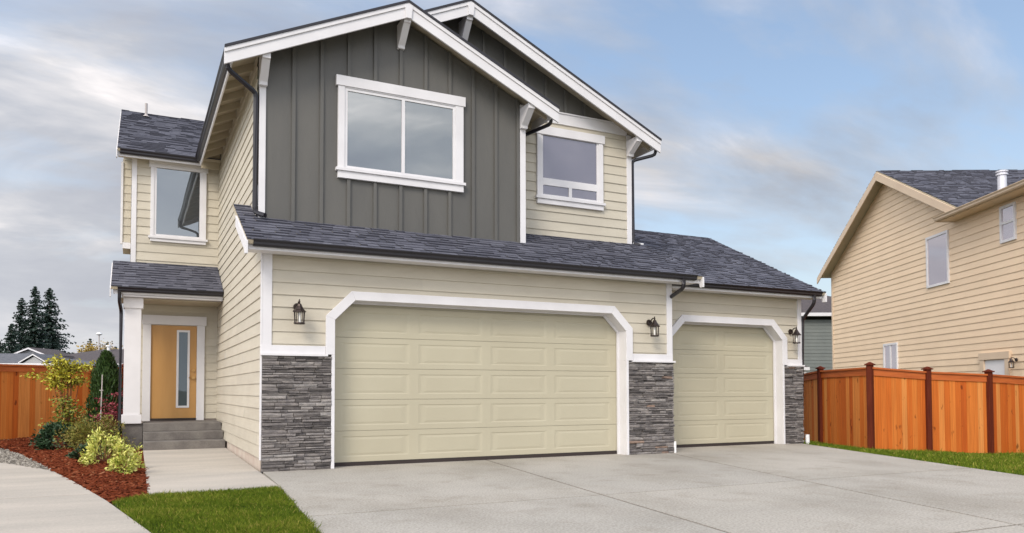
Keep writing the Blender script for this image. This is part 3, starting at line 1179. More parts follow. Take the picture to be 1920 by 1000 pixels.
def rake(xr_, zr, xl, xrt, Y, name='rake_board', s=S, pl=None, clip_left=None):
    """barge boards of a front gable: main board, raised upper strip"""
    fr = front(Y)
    for xe in (xl, xrt):
        sg = -1 if xe < xr_ else 1
        mb = MB()
        ze = zr - s * abs(xe - xr_)
        top, h1, h2 = -0.02, 0.070, 0.245
        a0, a1 = xr_, xe
        if clip_left is not None and xe < xr_:
            a1 = clip_left
            ze = zr - s * abs(a1 - xr_)
        mb.prism([(a0, zr + top - h1), (a1, ze + top - h1), (a1, ze + top - h2), (a0, zr + top - h2)], fr, 0.0, -0.035)
        mb.prism([(a0, zr + top), (a1, ze + top), (a1, ze + top - h1 + 0.001), (a0, zr + top - h1 + 0.001)], fr, 0.020, -0.035)
        mb.build(name, WHITE, H, bevel=0.003)
        dk = MB()
        dk.prism([(a0, zr + 0.022), (a1, ze + 0.022), (a1, ze + top + 0.001), (a0, zr + top + 0.001)], fr, 0.034, -0.03)
        dk.build('drip_edge', BLACK, H)


rake(2.34, 7.728, -0.555, 5.235, YR1)
rake(3.76, 8.385, -0.50, 8.055, YR2, clip_left=2.10)


# --- gable brackets
def bracket(x0, x1, Y, zb, Yr, ztop, tri=False):
    mb = MB()
    frx = lambda u, n, w_: (n, u, w_)
    prof = [(Y - 0.001, zb), (Y - 0.075, zb), (Y - 0.085, zb + 0.05), (Yr + 0.075, ztop - 0.11), (Yr + 0.04, ztop - 0.10), (Yr + 0.04, ztop), (Y - 0.001, ztop)]
    mb.prism(prof, frx, x0, x1)
    mb.build('gable_bracket', WHITE, H, bevel=0.004, fix=True)


bracket(2.28, 2.40, YG, 7.08, YR1, 7.50)
bracket(0.0, 0.125, YG - 0.03, 6.03, YR1, 6.45)
bracket(4.635, 4.765, YG - 0.03, 6.04, YR1, 6.42)
bracket(3.70, 3.82, Y2, 7.62, YR2, 8.14)
bracket(7.485, 7.615, Y2 - 0.03, 6.09, YR2, 6.42)
rb = MB()
rb.prism([(2.27, 7.66), (2.41, 7.66), (2.385, 7.44), (2.295, 7.44)], front(YR1), 0.03, 0.0)
rb.build('ridge_block', WHITE, H, bevel=0.003)
rb = MB()
rb.prism([(3.69, 8.32), (3.83, 8.32), (3.805, 8.10), (3.715, 8.10)], front(YR2), 0.03, 0.0)
rb.build('ridge_block', WHITE, H, bevel=0.003)

# --- soffits: rafter tails and sub-fascia along the left eave
for sgn, xe, xw, zr, xr_, ya, yb in ((1, -0.45, 0.0, 8.385, 3.76, 0.24, 6.3), (-1, 5.16, 4.77, 7.728, 2.34, 0.24, 1.27), (-1, 8.0, 7.62, 8.385, 3.76, 0.9, 11)):
    y = ya + 0.25
    while y < yb:
        pts = []
        for xx in (xe, xw):
            zt = zr - S * abs(xx - xr_) - 0.052
            pts.append((xx, zt))
        (xa, za), (xb, zb) = pts
        rf = MB()
        rf.hexa([(xa, y - .022, za - .13), (xb, y - .022, zb - .13), (xb, y + .022, zb - .13), (xa, y + .022, za - .13),
                 (xa, y - .022, za), (xb, y - .022, zb), (xb, y + .022, zb), (xa, y + .022, za)])
        rf.build('rafter_tail', SOFFIT, H)
        y += 0.61


def gutter_run(axis, a0, a1, back, z_top, sgn, parent=H):
    """K-profile gutter; axis 'x' runs along X with the open front at -Y; axis 'y' runs along Y with the front at sgn*X"""
    prof = [(0.0, -0.100), (0.055, -0.100), (0.075, -0.075), (0.078, -0.045), (0.105, -0.012), (0.105, 0.0), (0.092, 0.0), (0.092, -0.012), (0.06, -0.048), (0.0, -0.06)]
    mb = MB()
    if axis == 'x':
        fr = lambda u, n, w_: (n, back - u, z_top + w_)
    else:
        fr = lambda u, n, w_: (back + sgn * u, n, z_top + w_)
    mb.prism(prof, fr, a0, a1)
    return mb.build('gutter', BLACK, parent, fix=True)


def board_box(name, m_, *bx):
    mb = MB()
    mb.box(*bx)
    return mb.build(name, m_, H, bevel=0.003)


# left main eave
board_box('fascia', WHITE, -0.448, -0.42, YR1 + 0.036, 6.30, 6.205, 6.385)
gutter_run('y', YR1 + 0.03, 6.24, -0.449, 6.392, -1)
# right eaves of the two gables
board_box('fascia', WHITE, 5.13, 5.158, YR1 + 0.036, 1.27, 6.225, 6.385)
gutter_run('y', YR1 + 0.05, 1.25, 5.159, 6.375, 1)
board_box('fascia', WHITE, 7.972, 8.0, YR2 + 0.036, 11.0, 6.235, 6.385)
gutter_run('y', YR2 + 0.05, 11.0, 8.001, 6.38, 1)


def downspout(path, parent=H, r=0.040, label=None):
    mb = MB()
    P = [Vector(q) for q in path]
    pts = [P[0]]
    for i in range(1, len(P) - 1):
        a = (P[i - 1] - P[i])
        c = (P[i + 1] - P[i])
        k = min(0.07, a.length * .4, c.length * .4)
        s0, s1 = P[i] + a.normalized() * k, P[i] + c.normalized() * k
        pts += [s0, (s0 + s1) / 2 * 0.5 + P[i] * 0.5, s1]
    pts.append(P[-1])
    mb.tube(pts, r, seg=8)
    o = mb.build('downspout', BLACK, parent, smooth=False)
    return o


downspout([(-0.50, 0.34, 6.30), (-0.50, 0.36, 6.13), (-0.035, 0.64, 5.92), (-0.035, 0.66, 4.02), (0.10, 0.50, 3.95)])
downspout([(5.20, 0.42, 6.29), (5.20, 0.44, 6.17), (4.83, 1.18, 6.05), (4.83, 1.18, 4.22), (4.90, 1.08, 4.20)], r=0.035)
downspout([(8.05, 1.02, 6.30), (8.05, 1.04, 6.14), (7.66, 1.32, 6.04), (7.66, 1.30, 4.28), (7.76, 1.2, 4.24)], r=0.035)

# --- pent roof over the double garage
pth = math.atan(PS)
pc, ps = math.cos(pth), math.sin(pth)


def pent_fr(y0, z0, s_=PS):
    t = math.atan(s_)
    c_, s2 = math.cos(t), math.sin(t)
    return lambda u, v, n: (u, y0 + c_ * v - s2 * n, z0 + s2 * v + c_ * n)


fp = pent_fr(-0.48, PZ - 0.02)
roof_plane(H, -0.29, 8.0, 2.02, fp, deck=0.06)
# main garage eave
board_box('fascia', WHITE, -0.27, 7.985, -0.398, -0.372, 3.245, 3.375)
gutter_run('x', -0.20, 7.86, -0.399, 3.388, 1)
board_box('soffit', WHITE, -0.27, 7.985, -0.371, -0.032, 3.258, 3.275)
# raking end boards
for xa, xb in ((-0.315, -0.275), (7.985, 8.02)):
    mb = MB()
    frx = lambda u, n, w_: (n, u, w_)
    mb.prism([(-0.49, 3.165), (-0.40, 3.165), (-0.38, 3.23), (0.72, 3.88 - 0.10), (0.72, 3.955), (-0.49, 3.352)], frx, xa, xb)
    mb.build('rake_board', WHITE, H, bevel=0.003, fix=True)
downspout([(7.55, -0.46, 3.30), (7.55, -0.46, 3.13), (7.665, -0.02 + .66, 2.83), (7.665, 0.64, 0.20)])
stb = MB()
stb.tube([(7.665, 0.60, 0.17), (7.665, 0.2, 0.10), (7.665, -0.06, 0.0)], 0.035, seg=10)
stb = MB()
stb.tube([(7.645, -0.035, 0.0), (7.645, -0.035, 0.22)], 0.028, seg=10)
stb.build('drain_pipe', DRAINW, H)
stb = MB()
stb.tube([(11.92, 0.66, -0.05), (11.92, 0.66, 0.20)], 0.045, seg=10)
stb.build('drain_pipe', DRAINW, H)

# --- third bay roof
f3 = pent_fr(0.27, PZ - 0.02)
roof_plane(H, 6.9, 12.13, 4.32, f3, deck=0.06)
f3b = lambda u, v, n: (u, 8.0 - (math.cos(pth) * v - math.sin(pth) * n), PZ - 0.02 + math.sin(pth) * v + math.cos(pth) * n)
roof_plane(H, 6.9, 12.13, 4.32, f3b, deck=0.06, tabw=(0.4, 0.6))
board_box('fascia', WHITE, 7.64, 12.11, 0.352, 0.378, 3.245, 3.375)
gutter_run('x', 7.64, 12.02, 0.351, 3.388, 1)
board_box('soffit', WHITE, 7.64, 12.11, 0.379, Y3 - 0.032, 3.258, 3.275)
mb = MB()
mb.prism([(0.26, 3.165), (0.36, 3.165), (0.38, 3.23), (4.13, 5.12), (7.9, 3.23), (8.0, 3.35), (4.13, 5.29), (0.26, 3.352)], lambda u, n, w_: (n, u, w_), 12.11, 12.15)
mb.build('rake_board', WHITE, H, bevel=0.003, fix=True)
downspout([(11.80, 0.30, 3.30), (11.80, 0.30, 3.13), (11.885, 0.72, 2.80), (11.885, 0.80, 0.15)])
mb = MB()
mb.box(7.64, 7.90, 1.27, 1.285, 4.27, 4.30)
mb.build('step_flashing', DRAINW, H)

# --- entry wing roof
WS = 0.515
fw = pent_fr(6.33, 6.395, WS)
WL = (10.76 - 6.33) / math.cos(math.atan(WS))
roof_plane(H, -2.085, 0.9, WL, fw, deck=0.06, tabw=(0.16, 0.4))
board_box('fascia', WHITE, -2.07, -0.42, 6.415, 6.44, 6.245, 6.385)
gutter_run('x', -2.03, -0.47, 6.414, 6.392, 1)
board_box('soffit', SOFFIT, -2.07, 0.0, 6.441, YE - 0.002, 6.30, 6.32)
board_box('soffit', SOFFIT, -0.415, -0.021, 6.40, 6.43, 6.19, 6.60)
mb = MB()
mb.prism([(6.33, 6.20), (6.45, 6.20), (10.76, 8.45), (10.76, 8.64), (6.33, 6.36)], lambda u, n, w_: (n, u, w_), -2.105, -2.086)
mb.build('rake_board', WHITE, H, fix=True)
vp_ = MB()
vp_.lathe(-1.50, 10.2, [(0.09, 8.40), (0.045, 8.45), (0.032, 8.47), (0.032, 8.76), (0.0, 8.76)], seg=12)
vp_.build('vent_pipe', STAKE, H)
# bump-out on the left flank
bo = MB()
siding(bo, front(7.4), 4.56, 6.46, EXPO, lambda z: (-1.985, -1.79))
bo.box(-1.975, -1.79, 7.402, 9.0, 4.55, 6.5)
bo.build('bump_out', CREAM, H)
bo = MB()
bo.box(-2.02, -1.975, 7.36, 7.44, 4.52, 6.38)
bo.box(-1.974, -1.79, 7.366, 7.42, 4.42, 4.555)
bo.build('corner_board', WHITE, H)

# --- porch
PPS = 0.53
fpp = pent_fr(5.345, 3.300, PPS)
roof_plane(H, -2.14, -0.022, 1.55, fpp, deck=0.06)
board_box('fascia', WHITE, -2.10, -0.022, 5.428, 5.452, 3.165, 3.30)
gutter_run('x', -2.02, -0.025, 5.427, 3.305, 1)
board_box('porch_ceiling', SOFFIT, -2.0, -0.022, 5.66, YE - 0.022, 3.10, 3.12)
board_box('porch_beam', WHITE, -1.93, -0.022, 5.47, 5.655, 3.125, 3.165)
mb = MB()
mb.prism([(5.345, 3.10), (5.45, 3.10), (6.70, 3.82), (6.70, 3.98), (5.345, 3.27)], lambda u, n, w_: (n, u, w_), -2.16, -2.141)
mb.prism([(5.46, 3.17), (6.70, 3.17), (6.70, 3.80)], lambda u, n, w_: (n, u, w_), -1.95, -1.93)
mb.build('rake_board', WHITE, H, fix=True)
pcx0, pcx1, pcy0, pcy1 = -1.92, -1.56, 5.60, 5.96
col_ = MB()
col_.hexa([(pcx0 + .03, pcy0 + .03, 0.72), (pcx1 - .02, pcy0 + .03, 0.72), (pcx1 - .02, pcy1 - .03, 0.72), (pcx0 + .03, pcy1 - .03, 0.72),
           (pcx0 + .03, pcy0 + .03, 3.0), (pcx1 - .02, pcy0 + .03, 3.0), (pcx1 - .02, pcy1 - .03, 3.0), (pcx0 + .03, pcy1 - .03, 3.0)])
colo = col_.build('porch_column', WHITE, H, bevel=0.004)
cp = MB()
cp.box(pcx0, pcx1 + .01, pcy0, pcy1, 0.535, 0.719)
cp.build('column_base', WHITE, colo, bevel=0.008)
cp = MB()
cp.box(pcx0 + .005, pcx1 + .015, pcy0, pcy1, 2.905, 3.12)
cp.build('column_cap', WHITE, colo, bevel=0.006)
pd = MB()
pd.box(-1.90, -1.525, 5.66, 6.1, -0.1, 0.532)
pd.build('column_pedestal', STEPC, H, bevel=0.006)
downspout([(-1.985, 5.37, 3.22), (-1.985, 5.40, 3.02), (-1.955, 5.78, 2.86), (-1.955, 5.78, 0.4)], r=0.036)

# steps and landing
stp = MB()
rises = [(4.63, 0.05, 0.213), (5.04, 0.213, 0.376), (5.45, 0.376, 0.545)]
for i, (y0, za, zb) in enumerate(rises):
    y1 = 7.0
    xr_ = (-0.02, -0.05, -0.09)[i]
    stp.box(-1.519 + i * 0.0006, -0.022, y0, y1 - 0.002 * i, za - (0.25 if i == 0 else 0.002), zb - 0.0)
stp.build('concrete_steps', STEPC, H, bevel=0.012)

# front door
fr = front(YE)
dcx0, dcx1, dz0, dz1 = -1.372, -0.440, 0.60, 2.655
dm = MB()
dm.prism([(dcx0, dz0), (dcx1, dz0), (dcx1, dz1), (dcx0, dz1)], fr, 0.026, -0.02)
fd_ = dm.build('front_door', YDOOR, H, bevel=0.003)
lt = MB()
lx0, lx1, lz0, lz1 = -0.855, -0.585, 0.83, 2.56
t = 0.045
lt.prism([(lx0, lz0), (lx1, lz0), (lx1, lz0 + t), (lx0, lz0 + t)], fr, 0.040, 0.0265)
lt.prism([(lx0, lz1 - t), (lx1, lz1 - t), (lx1, lz1), (lx0, lz1)], fr, 0.040, 0.0265)
lt.prism([(lx0, lz0 + t), (lx0 + t, lz0 + t), (lx0 + t, lz1 - t), (lx0, lz1 - t)], fr, 0.040, 0.0265)
lt.prism([(lx1 - t, lz0 + t), (lx1, lz0 + t), (lx1, lz1 - t), (lx1 - t, lz1 - t)], fr, 0.040, 0.0265)
lt.build('glass_lite_frame', WHITE, fd_)
lt = MB()
lt.prism([(lx0 + t, lz0 + t), (lx1 - t, lz0 + t), (lx1 - t, lz1 - t), (lx0 + t, lz1 - t)], fr, 0.031, 0.0266)
lt.build('pane', LITE, fd_)
hd = MB()
for k in range(1):
    pass
hd.tube([(-0.505, YE - 0.03, 1.50), (-0.505, YE - 0.085, 1.50)], 0.030, 0.036, seg=12)
hd.tube([(-0.505, YE - 0.07, 1.50), (-0.60, YE - 0.075, 1.50)], 0.012, seg=8)
hd.build('handle', BRASS, fd_)
hd = MB()
hd.tube([(-0.505, YE - 0.028, 1.655), (-0.505, YE - 0.06, 1.655)], 0.034, 0.028, seg=12)
hd.build('deadbolt', BRASS, fd_)
dc = MB()
dc.prism([(-1.535, 0.548), (dcx0 - 0.002, 0.548), (dcx0 - 0.002, 2.67), (-1.535, 2.67)], fr, 0.062, 0.002)
dc.prism([(dcx1 + 0.002, 0.548), (-0.275, 0.548), (-0.275, 2.67), (dcx1 + 0.002, 2.67)], fr, 0.062, 0.002)
dc.prism([(-1.55, 2.671), (-0.243, 2.671), (-0.243, 2.875), (-1.55, 2.875)], fr, 0.078, 0.002)
dc.build('door_casing', WHITE, H, bevel=0.004)
th_ = MB()
th_.prism([(dcx0, 0.548), (dcx1, 0.548), (dcx1, 0.598), (dcx0, 0.598)], fr, 0.07, 0.0)
th_.build('threshold', RUBBER, H)


# --- wall lanterns
def lantern(x, y, z, label):
    """x, y: mounting point on the wall; z: centre height of the back plate"""
    L = thing('wall_lantern', label, 'lantern', (x, y, z), 0, 'wall lanterns beside the garage doors')
    a = MB()
    a.tube([(0, -0.015, 0), (0, -0.045, 0)], 0.062, 0.052, seg=16)
    a.build('back_plate', BRONZE, L)
    a = MB()
    a.tube([(0, -0.04, 0.0), (0, -0.10, 0.055), (0, -0.15, 0.075), (0, -0.185, 0.06), (0, -0.19, 0.01)], 0.013, 0.010, seg=8)
    a.lathe(0, -0.19, [(0.0, 0.105), (0.012, 0.095), (0.008, 0.08), (0.016, 0.065), (0.010, 0.04)], seg=8)
    a.build('arm', BRONZE, L)
    a = MB()
    a.lathe(0, -0.19, [(0.012, 0.045), (0.030, 0.028), (0.040, 0.0), (0.075, -0.055), (0.098, -0.075), (0.098, -0.092), (0.02, -0.092)], seg=8)
    a.build('cap', BRONZE, L)
    a = MB()
    for k in range(8):
        t_ = 2 * math.pi * (k + .5) / 8
        q0 = (0.078 * math.cos(t_), -0.19 + 0.078 * math.sin(t_), -0.09)
        q1 = (0.070 * math.cos(t_), -0.19 + 0.070 * math.sin(t_), -0.255)
        a.tube([q0, q1], 0.0062, seg=5)
    a.lathe(0, -0.19, [(0.0, -0.25), (0.082, -0.25), (0.085, -0.262), (0.075, -0.275), (0.0, -0.278)], seg=16)
    a.build('cage', BRONZE, L)
    a = MB()
    a.lathe(0, -0.19, [(0.0, -0.10), (0.022, -0.10), (0.024, -0.17), (0.022, -0.25), (0.0, -0.25)], seg=10)
    a.build('candle', FROST, L)
    return L


lantern(0.505, -0.018, 2.475, 'black cage wall lantern on the siding left of the double garage door')
lantern(7.06, -0.018, 2.485, 'black cage wall lantern between the two garage doors')
lantern(11.50, Y3 - 0.018, 2.51, 'black cage wall lantern right of the single garage door')


# ------------------------------------------------------------------ cedar fences
def fence(name, label, pts, H_, board_w=0.14, posts=True, post_idx=None, cap_w=0.10):
    root = thing(name, label, 'fence', pts[0])
    o0 = Vector(pts[0])
    P = [Vector(q) - o0 for q in pts]
    for i in range(len(P) - 1):
        a, c = P[i], P[i + 1]
        dv = Vector((c.x - a.x, c.y - a.y, 0))
        L = dv.length
        dv.normalize()
        nv = Vector((dv.y, -dv.x, 0))          # towards the yard / camera
        mb = MB()
        n = max(1, round(L / board_w))
        for k in range(n):
            u0, u1 = L * k / n + 0.0015, L * (k + 1) / n - 0.0015
            z0 = a.z + (c.z - a.z) * (k + .5) / n
            zt = z0 + H_ - 0.16
            off = R.uniform(-0.003, 0.003)
            q = []
            for zz_ in (z0 + 0.03, zt):
                for uu, nn in ((u0, 0.0 + off), (u1, 0.0 + off), (u1, -0.018), (u0, -0.018)):
                    w_ = a + dv * uu + nv * nn
                    q.append((w_.x, w_.y, zz_))
            mb.hexa(q, R.random())
        mb.build('panel', CEDAR, root)

        def rail(n0, n1, h0, h1, nm, mt):
            rb_ = MB()
            q = []
            for hh in (h0, h1):
                for uu, nn, zb_ in ((0.0, n1, a.z), (L, n1, c.z), (L, n0, c.z), (0.0, n0, a.z)):
                    w_ = a + dv * uu + nv * nn
                    q.append((w_.x, w_.y, zb_ + hh))
            rb_.hexa(q)
            rb_.build(nm, mt, root)
        rail(-0.07, 0.022, H_ - 0.185, H_ - 0.045, 'trim_board', CEDARRAIL)
        rail(-0.095, 0.055, H_ - 0.044, H_ - 0.005, 'cap_rail', CEDARRAIL)
    for i in (post_idx if post_idx is not None else range(len(P))):
        a = P[i]
        mb = MB()
        dv = (P[min(i + 1, len(P) - 1)] - P[max(i - 1, 0)])
        dv.z = 0
        dv.normalize()
        nv = Vector((dv.y, -dv.x, 0))
        hw = 0.058
        cc = a + nv * 0.01

        def sq(h, z):
            return [tuple(cc + dv * (h * s0) + nv * (h * s1) + Vector((0, 0, z))) for s0, s1 in ((-1, 1), (1, 1), (1, -1), (-1, -1))]
        mb.hexa(sq(hw, -0.3) + sq(hw, H_ + 0.035))
        post = mb.build('post', CEDARPOST, root, bevel=0.004)
        mb = MB()
        mb.hexa(sq(0.085, H_ + 0.036) + sq(0.085, H_ + 0.062))
        mb.hexa(sq(0.07, H_ + 0.0625) + sq(0.012, H_ + 0.105))
        mb.build('post_cap', CEDARPOST, post)
    return root


fence('cedar_fence', 'tall orange cedar fence with dark red posts right of the driveway', FEN, 1.80, post_idx=[1, 2, 3, 4, 5, 6])
fence('cedar_fence', 'orange cedar fence behind the planting bed left of the porch', [(-9.0, 6.9, 0.0), (-6.7, 8.75, 0.0), (-4.586, 10.314, 0.0), (-2.92, 11.55, 0.0), (-1.95, 12.2, 0.0), (-1.55, 12.5, 0)], 1.87, post_idx=[4])


# ------------------------------------------------------------------ tan neighbour house
ang = math.atan2(-0.88837696, -0.45911477)
NLOC, NSC = Vector((24.747, 11.042, -0.24)), 1.2
N = thing('tan_house', 'tan two storey house with a big gable behind the right fence', 'house', NLOC, ang)
N.scale = (NSC, NSC, NSC)
NE = 0.165
b = MB()


def gx(z):
    # wall under the gable: local x range at height z
    lo, hi = 0.05, 16.0
    if z > 5.30:
        lo = max(0.05, 4.36 - (7.60 - z) / 0.5)
        hi = 4.36 + (7.60 - z) / 0.5
    return (lo, hi)


siding(b, front(0.0), 2.148 - 18 * NE, 7.58, NE, gx, zstart=-0.6, proud=0.018)
b.build('siding_wall', TAN, N)
b = MB()
siding(b, leftside(0.05), -0.6, 5.4, NE, lambda z: (0.0, 9.0))
b.box(0.06, 15.9, 0.02, 8.9, -0.6, 5.2)
b.build('siding_wall', TAN, N)
b = MB()
b.box(-0.0, 0.105, -0.03, 0.03, -0.6, 5.35)
b.build('corner_board', TANTRIM, N)


def nplane(xe, xr_, y0, y1, zr, s_=0.5):
    t = math.atan(s_)
    c_, s2 = math.cos(t), math.sin(t)
    sg = 1 if xe < xr_ else -1
    ze = zr - s_ * abs(xe - xr_)
    return (lambda u, v, n_: (xe + sg * c_ * v - sg * s2 * n_, u, ze + s2 * v + c_ * n_)), abs(xr_ - xe) / c_


f, L = nplane(-0.30, 4.36, -0.37, 11, 7.70, 0.525)
roof_plane(N, -0.37, 11, L, f, deck=0.08, tabw=(0.12, 0.3))
f, L = nplane(8.55, 4.36, -0.37, 11, 7.70)
roof_plane(N, -0.37, 11, L, f, deck=0.08, tabw=(0.10, 0.26))
f = pent_fr(-0.42, 5.52, 0.13)
roof_plane(N, 7.72, 16.0, 1.9, f, deck=0.06)
for xe, s_ in ((-0.34, 0.525), (8.45, 0.5)):
    mb = MB()
    ze = 7.70 - s_ * abs(xe - 4.36)
    mb.prism([(4.36, 7.66), (xe, ze - 0.04), (xe, ze - 0.25), (4.36, 7.42)], front(-0.37), 0.03, 0.0)
    mb.build('rake_board', TANTRIM, N, bevel=0.003)
gt = gutter_run('x', 7.70, 16.0, -0.42, 5.545, 1, N)
gt.data.materials.clear()
gt.data.materials.append(TANTRIM)
mb = MB()
mb.box(7.75, 16.0, -0.418, -0.39, 5.435, 5.53)
mb.build('fascia', TANTRIM, N)
mb = MB()
mb.box(7.75, 16.0, -0.389, 0.0, 5.43, 5.445)
mb.build('soffit', TAN, N)
mb = MB()
mb.prism([(-0.43, 5.43), (0.0, 5.43), (0.3, 5.53), (0.30, 5.63), (-0.43, 5.535)], lambda u, n, w_: (n, u, w_), 7.69, 7.72)
mb.build('eave_return', TANTRIM, N)
fl = MB()
fl.lathe(9.45, 0.15, [(0.20, 5.58), (0.16, 5.66), (0.10, 5.78), (0.095, 5.80), (0.095, 6.12), (0.125, 6.125), (0.125, 6.16), (0.10, 6.165), (0.10, 6.19), (0.13, 6.195), (0.13, 6.225), (0.0, 6.24)], seg=14)
fl.build('flue_pipe', mat('galvanised_flue', (0.62, 0.61, 0.64), rough=0.35, metallic=0.4), N, smooth=False)
NGL = glass_mat('neighbour_glass', (0.30, 0.26, 0.27), (0.90, 0.86, 0.90), 0.55)


def nwin(x0, x1, z0, z1, split=None, vsplit=None):
    fr = front(0.0)
    f = MB()
    t = 0.06
    f.prism([(x0, z0), (x1, z0), (x1, z0 + t), (x0, z0 + t)], fr, 0.05, 0.0)
    f.prism([(x0, z1 - t), (x1, z1 - t), (x1, z1), (x0, z1)], fr, 0.05, 0.0)
    f.prism([(x0, z0 + t), (x0 + t, z0 + t), (x0 + t, z1 - t), (x0, z1 - t)], fr, 0.05, 0.0)
    f.prism([(x1 - t, z0 + t), (x1, z0 + t), (x1, z1 - t), (x1 - t, z1 - t)], fr, 0.05, 0.0)
    if split:
        f.prism([(x0 + t, split - .03), (x1 - t, split - .03), (x1 - t, split + .03), (x0 + t, split + .03)], fr, 0.045, 0.0)
    if vsplit:
        f.prism([(vsplit - .03, z0 + t), (vsplit + .03, z0 + t), (vsplit + .03, z1 - t), (vsplit - .03, z1 - t)], fr, 0.045, 0.0)
    o = f.build('window', WHITE, N)
    p_ = MB()
    p_.prism([(x0 + t, z0 + t), (x1 - t, z0 + t), (x1 - t, z1 - t), (x0 + t, z1 - t)], fr, 0.026, 0.0215)
    p_.build('pane', NGL, o)


nwin(6.43, 7.50, 3.92, 5.28)
nwin(9.64, 10.19, 4.51, 5.34, split=4.95)
nwin(3.87, 4.73, 1.15, 2.58, vsplit=4.3)
dd = MB()
fr = front(0.0)
dd.prism([(8.93, 0.0), (9.72, 0.0), (9.72, 1.885), (8.93, 1.885)], fr, 0.022, -0.02)
ndr = dd.build('back_door', WHITE, N)
dd = MB()
dd.prism([(8.79, -0.1), (8.93, -0.1), (8.93, 1.90), (8.79, 1.90)], fr, 0.06, 0.0)
dd.prism([(9.72, -0.1), (9.86, -0.1), (9.86, 1.90), (9.72, 1.90)], fr, 0.06, 0.0)
dd.prism([(8.75, 1.901), (9.90, 1.901), (9.90, 2.06), (8.75, 2.06)], fr, 0.07, 0.0)
dd.build('door_casing', TANTRIM, N)
L4 = lantern(0, 0, 0, 'small dark porch lantern on the tan wall beside the neighbour door')
L4['group'] = ''
del L4['group']
_p = Matrix.Translation(NLOC) @ Matrix.Rotation(ang, 4, 'Z') @ Matrix.Scale(NSC, 4)
_w = _p @ Vector((10.10, -0.018, 1.86))
L4.location = _w
L4.rotation_euler = (0, 0, ang)
L4.scale = (0.8, 0.8, 0.8)

# ------------------------------------------------------------------ grey-green house far behind
GREENW = mat('grey_green_siding', (0.175, 0.19, 0.175), (0.15, 0.165, 0.155), scale=1, rough=0.6, bump=0.2, bscale=8, bstretch=(1, 1, 10),
             shade=[(0.93, 0.93, 0.93), (1, 1, 1)])
BROWNROOF = mat('brown_shingle', (0.095, 0.078, 0.075), (0.060, 0.050, 0.052), scale=6, stretch=(1, 1, 4), rough=0.9, bump=0.4, bscale=40)
GREYROOF = mat('grey_shingle', (0.135, 0.135, 0.145), (0.085, 0.088, 0.10), scale=4, stretch=(1, 1, 4), rough=0.9, bump=0.4, bscale=40)
camang = math.atan2(cr.y, cr.x)
G = thing('grey_house', 'grey green house glimpsed between the garage and the tan house', 'house', (31.0, 18.6, -0.4), camang)
b = MB()
siding(b, front(0.0), 0.0, 5.45, 0.19, lambda z: (-5.0, 6.0))
b.box(-5, 6, 0.02, 8, 0.0, 5.4)
b.build('siding_wall', GREENW, G)
b = MB()
# hip roof
e = 0.45
ez = 5.78
A, B_, C_, D_ = (-5.45, -e, ez), (6.45, -e, ez), (6.45, 8.45, ez), (-5.45, 8.45, ez)
r1, r2 = (-1.0, 4.0, ez + 2.0), (1.9, 4.0, ez + 1.7)
b.face([A, B_, r2, r1])
b.face([B_, C_, r2])
b.face([C_, D_, r1, r2])
b.face([D_, A, r1])
b.build('roof', BROWNROOF, G)
b = MB()
b.box(-5.45, 6.45, -e - 0.02, -e + 0.02, ez - 0.17, ez + 0.01)
b.box(-5.45, 6.45, -e + 0.021, 0.0, ez - 0.16, ez - 0.14)
b.build('fascia', WHITE, G)
pr = MB()
z0 = 2.78
pr.hexa([(-3.2, -2.6, z0), (-0.55, -2.6, z0), (-0.55, 0, z0), (-3.2, 0, z0), (-3.2, -1.2, z0 + .62), (-1.75, -1.2, z0 + .62), (-1.75, 0, z0 + .62), (-3.2, 0, z0 + .62)])
po = pr.build('porch_roof', BROWNROOF, G)
pr = MB()
pr.box(-3.2, -0.55, -2.62, -0.01, z0 - 0.16, z0 - 0.002)
pr.build('fascia', WHITE, po)
pr = MB()
for xx in (-3.1, -0.75):
    pr.box(xx - .07, xx + .07, -2.5, -2.36, 0, z0 - 0.162)
pr.build('porch_posts', WHITE, po)

# ------------------------------------------------------------------ low houses beyond the left fence
PALE = mat('pale_gable_paint', (0.36, 0.36, 0.36), rough=0.7)


